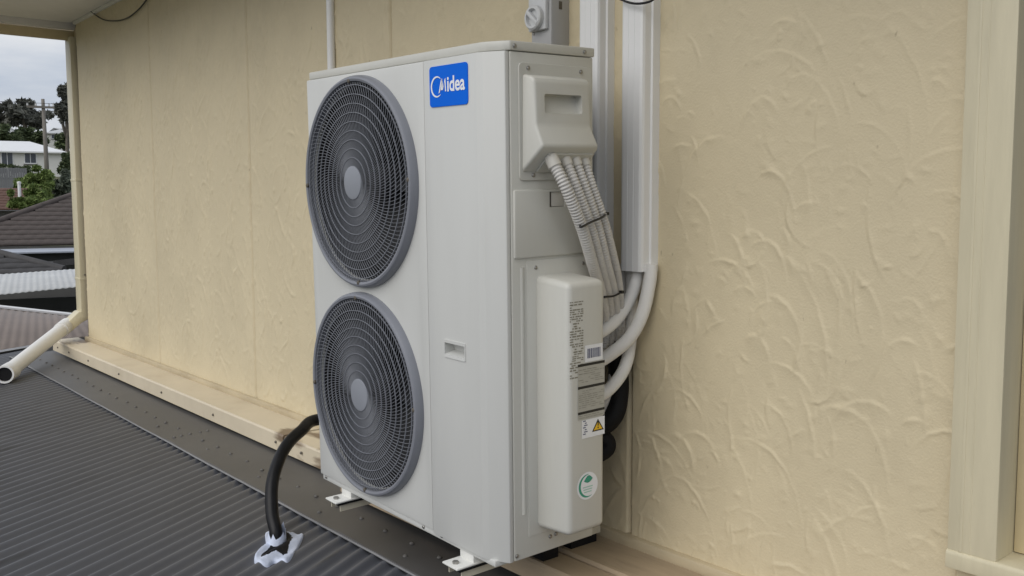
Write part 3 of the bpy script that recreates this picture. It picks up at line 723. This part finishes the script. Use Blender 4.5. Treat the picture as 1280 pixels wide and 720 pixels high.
# ties around the bundle
def tie(label, pts, par=None):
    t = thing('cable_tie', label, 'cable tie', pts[0]); Q = [Vector(p)-Vector(pts[0]) for p in pts]
    bm = bmesh.new(); sweep(bm, catmull(Q, 8), .0030, 6); bmk('tie_strap', bm, M_tie, t, True)
    q = Q[-1]; box('tie_head', (q.x-.005, q.y-.005, q.z-.004), (q.x+.005, q.y+.005, q.z+.004), M_tie, t)
tie('black cable tie cinching the conduit bundle beside the service plate', [upw(725, 282, 0, W+.085), upw(727, 283.5, 0, W+.100), upw(740, 277, 0, W+.087), upw(752, 272, 0, W+.078), upw(758, 267, 0, W+.060)])
tie('black cable tie at the bottom of the conduit bundle, next to the lagged pipes', [upw(753, 372, 0, W-.005), upw(757, 371, 0, W+.012), upw(767, 370, 0, W+.012), upw(777, 365, 0, W+.012)])
# white lagged pipes under the duct
def lag(label, pts, rad, m=M_pvcw, name='lagged_pipe', group='lagged pipes'):
    P = [pix(*q) for q in pts]; o = tube(name, P, rad, m, None, 16, 12); tag(o, label, 'pipe', group); return o
lag('upper white lagged pipe curving from the duct cover behind the valve cover', [(797, 330, 1, .489), (796, 348, 1, .486), (788, 372, 1, .470), (772, 397, 1, .43), (752, 414, 1, .38), (725, 424, 1, .34)], .0180)
lag('widest white lagged pipe bowing down from the duct cover towards the valve cover', [(814, 330, 1, .489), (812, 352, 1, .487), (803, 392, 1, .475), (787, 422, 1, .45), (764, 442, 1, .41), (742, 455, 1, .37), (715, 465, 1, .33)], .0185)
lag('lowest white lagged pipe bending into the back of the unit', [(789, 330, 1, .497), (790, 370, 1, .499), (788, 425, 1, .490), (781, 459, 1, .455), (764, 484, 1, .41), (745, 497, 1, .37), (715, 508, 1, .335)], .0175)
lag('grey conduit dropping behind the white lagged pipes', [(781, 330, 1, .497), (778, 370, 1, .497), (772, 430, 1, .49), (764, 480, 1, .46), (748, 520, 1, .42)], .0135, M_conduit, 'grey_conduit')
lag('black foam lagged pipe looping down behind the white pipes', [(768, 420, 1, .485), (772, 450, 1, .484), (773, 492, 1, .48), (766, 520, 1, .455), (745, 535, 1, .42), (715, 530, 1, .38)], .029, M_black, 'foam_lagged_pipe', 'black lagged pipes')
lag('low black foam lagged pipe bulging out behind the valve cover', [(715, 538, 1, .36), (740, 546, 1, .41), (757, 550, 1, .44), (758, 561, 1, .44), (742, 569, 1, .41), (715, 565, 1, .36)], .024, M_black, 'foam_lagged_pipe', 'black lagged pipes')

# black hose into the roof, with torn boot and silicone
ZF = -.172
hb_ = pix(345, 672, 2, ZF+.02)
hose = thing('black_hose', 'thick black rubber hose curving from behind the unit into the metal roof', 'hose', (hb_.x, hb_.y, ZF))
pts = [hb_+Vector((.002, -.002, -.03)), hb_+Vector((0, 0, .02)), pix(340, 640, 1, hb_.y+.01), pix(341, 600, 1, hb_.y+.045), pix(355, 562, 1, hb_.y+.12), pix(376, 539, 1, hb_.y+.21), pix(402, 524, 1, hb_.y+.31), Vector((-.18, .40, .12)), Vector((.05, .40, .14))]
tube('hose_body', [p-hose.location for p in pts], .0212, M_hose, hose, 18, 12)
pc = pix(349, 681, 2, -.166)
pat = thing('roof_patch', 'torn white silicone and black rubber boot where the hose enters the roof', 'sealant patch', (pc.x, pc.y, -.166))
def blob(name, pxs, zt, zb, m, inner=None, seed=1):
    rngb = random.Random(seed); n = 0; P = [pix(x, y, 2, -.160)-pat.location for (x, y) in pxs]; L = len(P)
    S = []
    for i in range(L):
        for k in range(4):
            t = k/4; a, b, c, d = P[i-1], P[i], P[(i+1) % L], P[(i+2) % L]
            S.append(.5*((2*b)+(c-a)*t+(2*a-5*b+4*c-d)*t*t+(3*b-a-3*c+d)*t**3))
    C = sum(S, Vector())/len(S); V = []; Fq = []; N = len(S)
    def roofz(p): return ZR+AMP*math.cos(2*math.pi*((p.x*Nv.x+p.y*Nv.y)-u_min)/PI_)-.012*max(0, -p.y)-pat.location.z
    RG = (1.03, 1.0, .95, .88, .78, .66, .54, .42, .28, .12)
    for f in RG:
        for s in S:
            q = C+(s-C)*f; h = (zb if f > 1.01 else zt*(.35 if f == 1.0 else .8 if f == .95 else 1))
            V.append((q.x, q.y, roofz(q+pat.location)*.75+h+(rngb.uniform(-.0014, .0014) if f < 1.01 else 0)))
    for r in range(len(RG)-1):
        for i in range(N): Fq.append((r*N+i, r*N+(i+1) % N, (r+1)*N+(i+1) % N, (r+1)*N+i))
    Fq.append(tuple(range((len(RG)-1)*N, len(RG)*N)))
    o = mk(name, V, Fq, m, pat, True); return o
blob('silicone', [(318, 691), (326, 682), (333, 676), (332, 664), (345, 661), (360, 663), (370, 662), (379, 666), (372, 677), (366, 690), (357, 697), (344, 694), (334, 699), (323, 698)], .0050, -.010, M_seal, seed=3)
o = blob('rubber_boot', [(326, 689), (334, 683), (340, 677), (350, 670), (358, 664), (366, 668), (361, 680), (358, 688), (345, 687), (333, 692)], .005, 0, M_black, seed=5)
for v in o.data.vertices: v.co.z += .0030
# ragged upstand of silicone round the hose
bm = bmesh.new(); V = []; n = 20; c = hb_-pat.location
ra_ = [bm.verts.new((c.x+.033*math.cos(2*math.pi*k/n), c.y+.033*math.sin(2*math.pi*k/n), -.004)) for k in range(n)]
rb_ = [bm.verts.new((c.x+.0275*math.cos(2*math.pi*k/n)+.002, c.y+.0275*math.sin(2*math.pi*k/n)+.004, .036+.012*math.sin(k*2.3)+.014*math.cos(2*math.pi*k/n-2.4))) for k in range(n)]
for k in range(n): bm.faces.new([ra_[k], ra_[(k+1) % n], rb_[(k+1) % n], rb_[k]])
bmk('silicone_collar', bm, M_seal, pat, True)

# ================================================================== BEYOND THE CORNER
EAZ = RAD(77.3); ee = Vector((-math.sin(EAZ), math.cos(EAZ), 0)); er = Vector((math.cos(EAZ), math.sin(EAZ), 0)); RZ = EAZ
def bg(px, py, d):
    q = ray(px, py); t = d/q.dot(ee); p = q*t; return (p.dot(er), CAM.z+p.z)
def bgw(s, d, z): return Vector((CAM.x, CAM.y, 0))+ee*d+er*s+Vector((0, 0, z))
def bthing(name, label, cat, s, d, z, group=None, rz=0): return thing(name, label, cat, bgw(s, d, z), (0, 0, RZ+rz), group)
# ground sheet
prof_ = [(-900, -3.4), (22, -3.4), (32, -2.6), (45, -.9), (70, 1.2), (105, 3.9), (135, 6.0), (180, 9.5), (300, 17), (520, 24), (900, 26)]
def gz(d):
    for (a, za), (b, zb_) in zip(prof_, prof_[1:]):
        if a <= d <= b: return za+(zb_-za)*(d-a)/(b-a)
    return prof_[-1][1]
V = []; Fq = []; ds = [-700, -300, -120, -50, -10]+list(range(10, 130, 6))+list(range(130, 320, 15))+[380, 450, 520, 700, 890]
ss = [-900, -500, -250, -120, -60, -40]+list(range(-30, 31, 5))+[40, 60, 120, 250, 500, 900]
for d in ds:
    for s in ss: p = bgw(s, d, gz(d)+.35*math.sin(s*.31+d*.11)*(1 if d > 30 else 0)); V.append(p)
nS = len(ss)
for i in range(len(ds)-1):
    for j in range(nS-1): a = i*nS+j; Fq.append((a, a+1, a+nS+1, a+nS))
M_ground = mat('dry_grass_ground', (.085, .095, .045), .95, .35, .35, bump=.3, bscale=3, col2=(.13, .125, .065))
struct(mk('ground', V, Fq, M_ground, None, True))
M_tan = mat('brown_roof_sheet', (.20, .165, .145), .55, .1, 1.5, dirt=.2, dirtcol=(.12, .1, .085))
M_zinc = mat('weathered_zinc', (.48, .49, .49), .45, .08, 2.5, dirt=.25, dirtcol=(.3, .29, .27))
M_bluegrey = mat('blue_grey_sheet', (.36, .39, .45), .45, .05, 2)
M_tile = mat('dark_brown_tile', (.075, .060, .054), .75, .3, 3, bump=.3, bscale=30, dirt=.3, dirtcol=(.12, .105, .09))
M_tile2 = mat('dark_grey_tile', (.052, .05, .051), .75, .25, 3, bump=.3, bscale=30)
M_redtile = mat('red_brown_tile', (.13, .072, .055), .8, .25, 2)
M_shade = mat('shaded_wall', (.045, .047, .046), .8, .2, 1)  # near-black colour holds the shade under the awning, eave and flat roof
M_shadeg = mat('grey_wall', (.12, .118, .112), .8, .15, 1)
M_wht = mat('white_weatherboard', (.62, .62, .59), .6, .05, 1)
M_whtroof = mat('white_metal_roof', (.72, .73, .74), .5, .03, 1)
M_win = mat('window_dark', (.05, .06, .075), .15, .2, 1)
# -- neighbouring brown roof with wavy eave
def sheetroof(name, label, px0, px1, yf0, yf1, yb0, yb1, df, db, m, pitch, amp, group=None, thick=.02, parts=None):
    """sheet between a front edge (pixel heights yf at df) and a back edge"""
    sL, zL = bg(px0, yf0, df); sR, zR = bg(px1, yf1, df); s2, z2 = bg(px0, yb0, db); s3, z3 = bg(px1, yb1, db)
    sL = min(sL, s2); sR = max(sR, s3)
    root = bthing(name, label, 'roof', sL, df, zL, group)
    n = int((sR-sL)/pitch)*8+1; V = []; Fq = []
    for i in range(n+1):
        t = i/n; s = (sR-sL)*t; zz = amp*math.cos(2*math.pi*s/pitch)
        V += [(s, 0, (zR-zL)*t+zz), (s, db-df, (z2-zL)+(z3-z2)*t+zz), (s, 0, (zR-zL)*t+zz-thick)]
    for i in range(n): a = i*3; Fq += [(a, a+3, a+4, a+1), (a+2, a+5, a+3, a)]
    mk('roof_sheet', V, Fq, m, root, True); return root, sL, sR, zL, z2, z3
root, sL, sR, zL, z2, z3 = sheetroof('neighbour_roof', 'flat brown metal roof with pale back edge next to the drain pipe', -70, 125, 452, 414, 378, 399, 9.2, 12.5, M_tan, .076, .004, thick=.012)
P = [Vector((0, 3.3, z2-zL+.02)), Vector((sR-sL, 3.3, z3-zL+.02))]
tube('edge_flashing', P, .022, M_whtroof, root, 6)
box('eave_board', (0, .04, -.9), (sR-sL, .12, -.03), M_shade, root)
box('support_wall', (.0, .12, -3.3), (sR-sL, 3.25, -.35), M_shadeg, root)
# -- white corrugated awning
root, sL, sR, zL, z2, z3 = sheetroof('awning_roof', 'white corrugated awning roof with wavy front edge over a dark space', -60, 140, 374, 352, 347, 333, 17.5, 20.5, M_zinc, .10, .005, thick=.02)
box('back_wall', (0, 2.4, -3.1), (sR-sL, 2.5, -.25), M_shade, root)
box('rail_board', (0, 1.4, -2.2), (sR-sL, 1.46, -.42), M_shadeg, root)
for x in (.3, 2.2, 4.6): box('awning_post', (x, .3, -3.2), (x+.09, .39, .02), M_shadeg, root)
# -- tiled roofs
def tile_mesh(wt, lt):
    V = []; Fq = []; n = 6
    for k, (y, zz) in enumerate(((0, .040), (lt, .006))):
        for i in range(n+1): x = wt*i/n; V.append((x, y, zz+.007*(1-math.cos(2*math.pi*i/n))*.5))
    for i in range(n+1): x = wt*i/n; V.append((x, 0, -.012))
    for i in range(n): Fq += [(i, i+1, i+n+2, i+n+1), (2*n+2+i, 2*n+3+i, i+1, i)]
    return V, Fq
def tiled_roof(name, label, px_c, py_eave, d, width, rows, pitch, m, rise=.33, wt=.30, lt=.36, hip_px=None, rz=0, line=None):
    s, z = bg(px_c, py_eave, d); root = bthing(name, label, 'roof', s, d, z, None, rz)
    slope = math.atan(rise); cs, sn = math.cos(slope), math.sin(slope)
    V, Fq = tile_mesh(wt, lt); first = None; ncol = int(width/wt)
    for r in range(rows):
        for c in range(ncol):
            x = (c-ncol/2)*wt+(wt/2 if r % 2 else 0)
            if hip_px is not None and not hip_px(x, r*lt*.88*cs): continue
            if line is not None:
                q = proj(bgw(s+x+wt/2, d+r*lt*.88*cs+lt*.5, z+r*lt*.88*sn+lt*.4*sn))
                if q[1] < line[0]+line[1]*q[0]: continue
            if first is None:
                first = mk('tile', V, Fq, m, root, True); o = first
            else: o = share(first, root)
            o.location = (x, r*lt*.88*cs, r*lt*.88*sn+random.uniform(-.004, .004)); o.rotation_euler = (slope, 0, random.uniform(-.006, .006))
    L = rows*lt*.88
    LL = [L, L]
    if line is not None:
        for k_, x in enumerate((-width/2-.1, width/2+.1)):
            for i in range(200):
                l = L*1.3*i/199; q = proj(bgw(s+x, d+l*cs, z+l*sn))
                if q[1] < line[0]+line[1]*q[0]: break
            LL[k_] = l
    mk('roof_deck', [(-width/2-.1, .05, -.03), (width/2+.1, .05, -.03), (width/2+.1, LL[1]*cs, LL[1]*sn-.03), (-width/2-.1, LL[0]*cs, LL[0]*sn-.03)], [(0, 1, 2, 3)], m, root)
    box('eave_wall', (-width/2, .4, -3.0), (width/2, min(LL)*cs, -.06), M_shadeg, root)
    return root, L*cs, L*sn
root, ly, lz = tiled_roof('tiled_roof', 'broad dark brown tiled roof beyond the blue grey flat roof', 46, 306, 27.5, 4.6, 12, .33, M_tile, .40, line=(278, -.36))
ov = [o for o in root.children if o.name.startswith('roof_deck')][0].data.vertices
tube('ridge_capping', [ov[3].co+Vector((0, 0, .05)), (ov[2].co+ov[3].co)/2+Vector((0, 0, .06)), ov[2].co+Vector((0, 0, .05))], .085, M_tile, root, 8)
# -- pale strip roof in front of it
s, z = bg(46, 313, 25.6)
fr = bthing('flat_roof', 'blue grey flat metal roof with dark fascia between the two tiled roofs', 'roof', s, 25.6, z)
box('roof_sheet', (-2.2, -1.0, -.03), (2.2, .9, .01), M_bluegrey, fr, .005)
extrude('roof_fascia', [(-2.2, -.42), (-.2, -.26), (2.2, -.02), (2.2, -.16), (0.2, -.36), (-2.2, -.56)], 1, -1.06, -1.012, M_tile2, fr)
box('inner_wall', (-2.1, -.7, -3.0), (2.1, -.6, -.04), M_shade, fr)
# -- lower grey hip roof at the left
root, ly, lz = tiled_roof('hip_roof', 'dark grey tiled hip roof with rounded hip capping above the white awning', -40, 345, 21.2, 4.6, 5, .3, M_tile2, .30, line=(320, .21))
sA, zA = bg(80, 337, 21.4); sB, zB = bg(36, 326, 21.9); sC, zC = bg(0, 317, 22.4); sD, zD = bg(-40, 308, 22.9)
rl = Vector(root.location)
Mi = Matrix.Rotation(-RZ, 3, 'Z')
tube('hip_capping', [Mi @ (bgw(a, b, c)-rl) for (a, b, c) in ((sA, 21.4, zA), (sB, 21.9, zB), (sC, 22.4, zC), (sD, 22.9, zD))], .085, M_tile2, root, 8)
# -- red-brown roof
root, ly, lz = tiled_roof('red_roof', 'small red brown tiled roof corner beside the green bushes', -40, 262, 42, 5.0, 8, .3, M_redtile, .35, hip_px=lambda x, y: x < 2.52-y*.12)
# -- grey fence and vent
s, z = bg(12, 222, 62); fe = bthing('paling_fence', 'grey timber paling fence below the white house', 'fence', s, 62, gz(62)-.2)
M_fence = mat('grey_fence', (.17, .175, .185), .8, .15, 3)
pal = None
for i in range(25):
    x = -2.1+i*.12
    if pal is None: pal = box('paling', (0, -.01, 0), (.112, .01, z-gz(62)+.75), M_fence, fe); o = pal
    else: o = share(pal, fe)
    o.location = (x, random.uniform(-.006, .006), random.uniform(-.02, .02))
for zz in (.4, 1.2): box('fence_rail', (-2.1, .011, zz), (.9, .06, zz+.07), M_fence, fe)
s, z = bg(24.5, 243, 43); tag(turned('vent_pipe', [(.06, -1.2), (.06, .42), (.075, .42), (.075, .5), (.0001, .52)], bgw(s, 43, z), (0, 0, 1), M_whtroof, None, 10), 'short white vent pipe beside the red brown roof', 'vent')
# -- white house on the slope
def house_far(name, label, pxL, pxR, y_eave, y_base, y_ridge, d, wins, mw, mr, group=None, depth=8, trim=M_win):
    sL, ze = bg(pxL, y_eave, d); sR, _ = bg(pxR, y_eave, d); _, zb_ = bg((pxL+pxR)/2, y_base, d); _, zr = bg((pxL+pxR)/2, y_ridge, d+depth/2)
    root = bthing(name, label, 'house', (sL+sR)/2, d, zb_, group); w2 = (sR-sL)/2; h = ze-zb_; hr = zr-zb_
    box('wall', (-w2, 0, -1.5), (w2, depth, h), mw, root)
    ov = .45
    mk('roof', [(-w2-ov, -ov, h-.02), (w2+ov, -ov, h-.02), (w2+ov, depth+ov, h-.02), (-w2-ov, depth+ov, h-.02), (-w2+depth*.35, depth/2, hr), (w2-depth*.35, depth/2, hr), (-w2-ov, -ov, h-.16), (w2+ov, -ov, h-.16), (w2+ov, depth+ov, h-.16), (-w2-ov, depth+ov, h-.16)],
       [(0, 1, 5, 4), (1, 2, 5), (2, 3, 4, 5), (3, 0, 4), (0, 6, 7, 1), (1, 7, 8, 2), (2, 8, 9, 3), (3, 9, 6, 0), (6, 9, 8, 7)], mr, root)
    for (a, b, c, e, k) in wins:
        x0, zt_ = bg(a, c, d); x1, zb2 = bg(b, e, d); x0 -= (sL+sR)/2; x1 -= (sL+sR)/2; zt_ -= zb_; zb2 -= zb_
        wn = box('window', (x0, -.05, zb2), (x1, .02, zt_), M_whtroof, root)
        n = k
        for q in range(n):
            pw = (x1-x0-.06*(n+1))/n; xa = x0+.06+q*(pw+.06); box('pane', (xa, -.065, zb2+.10), (xa+pw, -.045, zt_-.06), M_win, wn)
        box('sill', (x0-.08, -.13, zb2-.09), (x1+.08, -.052, zb2), M_shadeg, wn)
    return root
house_far('white_house', 'white weatherboard house with white metal roof on the slope behind the power pole', -75, 77, 187, 212, 176, 105, [(1, 17, 190, 207, 2), (30, 46, 191, 205, 2)], M_wht, M_whtroof)
house_far('hill_house', 'pale house with dark carport opening high on the hill beside the tall gum tree', 58, 92, 166, 178, 160, 190, [(64, 76, 168, 174, 1)], M_wht, M_zinc, 'houses on the hill', 9)
house_far('hill_house', 'small cream house half hidden by dark trees high on the hill', 34, 56, 174, 183, 169, 165, [(38, 44, 176, 180, 1)], M_trim, M_zinc, 'houses on the hill', 7)
house_far('hill_house', 'pale house below the gum tree clump at the hill top', -8, 24, 166, 174, 160, 215, [(6, 14, 167, 171, 1)], M_wht, M_zinc, 'houses on the hill', 9)
# -- power pole and wires
s, z = bg(61, 262, 72); pole = bthing('power_pole', 'weathered timber power pole with crossarm rising above the white house', 'power pole', s, 72, gz(72)-.1)
_, ztop = bg(60, 124, 72); hp = ztop-(gz(72)-.1)
M_pole = mat('grey_timber', (.19, .175, .155), .85, .25, 4, stretch=(3, 3, .5))
bm = bmesh.new(); sweep(bm, [Vector((0, 0, 0)), Vector((-.02, 0, hp*.5)), Vector((-.06, 0, hp))], lambda i, N: .17-.03*i, 12); bmk('pole_shaft', bm, M_pole, pole, True)
ca_ = box('crossarm', (-1.05, -.16, hp-.62), (.62, -.05, hp-.48), M_pole, pole)
for x in (-1.0, -.5, .3, .55): turned('insulator', [(.05, 0), (.07, .06), (.04, .10), (.06, .16), (.0001, .2)], (x, -.1, hp-.48), (0, 0, 1), M_whtroof, ca_, 8)
for x in (-1.0, -.5, .3, .55):
    a = Vector(pole.location)+Matrix.Rotation(RZ, 3, 'Z') @ Vector((x, -.1, hp-.30)); b = a-er*30+Vector((0, 0, .4))-ee*6; m_ = (a+b)/2-Vector((0, 0, .35))
    tag(tube('power_wire', [a, m_, b], .014, M_tie, None, 5), 'power line tied to '+{-1.0: 'the insulator at the long end of the crossarm', -.5: 'the inner insulator on the long side of the crossarm', .3: 'the crossarm insulator just past the pole top, on its short side', .55: 'the insulator at the short end of the crossarm'}[x], 'wire', 'power lines')
# -- vegetation
def foliage_mat(name, c1, c2):
    m = bpy.data.materials.new(name); m.use_nodes = True; n = m.node_tree; b = n.nodes['Principled BSDF']; b.inputs['Roughness'].default_value = .65; b.inputs['Specular IOR Level'].default_value = .25
    g = n.nodes.new('ShaderNodeNewGeometry'); r = n.nodes.new('ShaderNodeValToRGB'); r.color_ramp.elements[0].color = (*c1, 1); r.color_ramp.elements[1].color = (*c2, 1)
    n.links.new(g.outputs['Random Per Island'], r.inputs[0]); n.links.new(r.outputs[0], b.inputs['Base Color']); return m
M_gum = foliage_mat('gum_leaf', (.065, .07, .06), (.15, .15, .125))
M_bush = foliage_mat('bush_leaf', (.075, .115, .028), (.20, .26, .08))
M_bush2 = foliage_mat('grey_bush_leaf', (.055, .07, .05), (.13, .15, .11))
M_dkbush = foliage_mat('dark_bush_leaf', (.04, .06, .028), (.10, .125, .055))
M_bark = mat('bark', (.13, .115, .095), .9, .3, 3)
def plant(name, label, cat, s, d, z0, clumps, leaf, nleaf, ml, trunk=.15, group=None, seed=0):
    """clumps: (x, y, z, rx, rz) relative to the foot"""
    rg = random.Random(seed); root = bthing(name, label, cat, s, d, z0, group); V = []; Fq = []
    for (cx, cy, cz, rx, rz_) in clumps:
        sub = [(rg.gauss(0, .45), rg.gauss(0, .45), rg.gauss(0, .45), rg.uniform(.25, .5)) for _ in range(9)]
        for k in range(nleaf):
            q = rg.choice(sub); v = Vector((rg.gauss(0, 1), rg.gauss(0, 1), rg.gauss(0, 1))).normalized()*q[3]*rg.uniform(.55, 1.05)
            c = Vector((cx+(q[0]+v.x)*rx, cy+(q[1]+v.y)*rx, cz+(q[2]+v.z)*rz_))
            a = Vector((rg.gauss(0, 1), rg.gauss(0, 1), rg.gauss(0, 1))).normalized(); b = a.orthogonal().normalized(); l = leaf*rg.uniform(.6, 1.3)
            i = len(V); V += [c-a*l, c+b*l*.45, c+a*l, c-b*l*.45]; Fq.append((i, i+1, i+2, i+3))
    mk('crown', V, Fq, ml, root)
    bm = bmesh.new(); top = max(c[2] for c in clumps)
    mainc = clumps[0]; sweep(bm, resample(catmull([Vector((0, 0, -.3)), Vector((mainc[0]*.3, 0, mainc[2]*.45)), Vector((mainc[0], mainc[1], mainc[2]))], 6), max(.1, top/8)), lambda i, N: trunk*(1-.75*i/N), 7)
    for c in clumps[1:]:
        p0 = Vector((mainc[0]*.3, 0, mainc[2]*.45)); p1 = Vector(c[:3]); sweep(bm, [p0, p0.lerp(p1, .5)+Vector((0, 0, -.1*(p1-p0).length)), p1], lambda i, N: trunk*.55*(1-.3*i), 6)
    bmk('trunk', bm, M_bark, root, True); return root
def pclumps(d, z0, s0, L):          # pixel clumps -> local clumps; L: (px, py, rpx, rpy)
    o = []; k = d*.00078; rg = random.Random(len(L))
    for (x, y, rx, ry) in L: s_, z_ = bg(x, y, d); o.append((s_-s0, rg.uniform(-.3, .3)*rx*k, z_-z0, rx*k, ry*k))
    return o
def veg(name, label, cat, px, d, L, leaf, n, m, trunk, group, seed, base=None):
    s0, _ = bg(px, 200, d); z0 = gz(d)-.1 if base is None else base
    return plant(name, label, cat, s0, d, z0, pclumps(d, z0, s0, L), leaf, n, m, trunk, group, seed)
veg('gum_tree', 'dark spreading gum tree at the hill top beside the power pole', 'tree', 34, 175, [(28, 140, 16, 12), (40, 148, 13, 10), (18, 148, 12, 10), (34, 132, 10, 7), (48, 152, 10, 7)], .55, 650, M_gum, .5, 'gum trees on the hill', 1)
veg('gum_tree', 'gum tree with open crown left of the dark spreading one, thinning to sky', 'tree', -4, 180, [(-4, 140, 13, 12), (3, 134, 7, 7), (5, 154, 10, 7)], .5, 420, M_gum, .4, 'gum trees on the hill', 2)
veg('gum_tree', 'tall slender gum tree rising close beside the cream downpipe', 'tree', 84, 125, [(84, 128, 9, 9), (76, 134, 6, 8), (80, 116, 6, 6), (88, 142, 9, 8), (74, 142, 5, 6), (90, 112, 8, 6)], .34, 420, M_gum, .25, 'gum trees on the hill', 3)
veg('hill_tree', 'rounded dark tree between the hill houses and the white house roof', 'tree', 80, 140, [(80, 176, 14, 10), (92, 172, 10, 9)], .4, 700, M_dkbush, .25, 'trees behind the white house', 4)
veg('hill_tree', 'olive tree behind the left end of the white house roof', 'tree', 8, 140, [(6, 172, 13, 9), (20, 174, 10, 8), (-8, 172, 11, 9)], .4, 700, M_dkbush, .25, 'trees behind the white house', 5)
veg('hill_tree', 'low olive tree behind the middle of the white house roof, under the gum trees', 'tree', 40, 150, [(40, 170, 10, 8), (52, 178, 9, 6), (30, 166, 10, 7)], .4, 600, M_dkbush, .25, 'trees behind the white house', 6)
veg('bush', 'bright green bush in front of the white house beside the power pole', 'bush', 45, 48, [(42, 228, 17, 13), (54, 240, 14, 12), (30, 240, 13, 10), (50, 218, 12, 8)], .14, 1700, M_bush, .10, 'bushes below the white house', 7)
veg('bush', 'lowest bright green bush behind the dark tiled roof ridge', 'bush', 34, 40, [(34, 252, 15, 10), (22, 254, 9, 9), (50, 250, 12, 9)], .12, 1500, M_bush, .08, 'bushes below the white house', 8)
veg('bush', 'grey green bush between the power pole and the cream downpipe', 'bush', 78, 50, [(76, 238, 13, 15), (86, 226, 11, 13), (72, 252, 10, 8)], .13, 1500, M_bush2, .10, 'bushes below the white house', 9)
veg('bush', 'dark green hedge bush along the front of the white house wall', 'bush', 8, 85, [(4, 211, 15, 5), (20, 212, 13, 5), (-10, 210, 14, 5)], .16, 1100, M_dkbush, .10, 'bushes below the white house', 10)
veg('bush', 'dark leafy bush at the far end of the white house under its eave', 'bush', 86, 95, [(86, 202, 8, 13), (84, 216, 10, 9)], .2, 1100, M_dkbush, .10, 'bushes below the white house', 11)
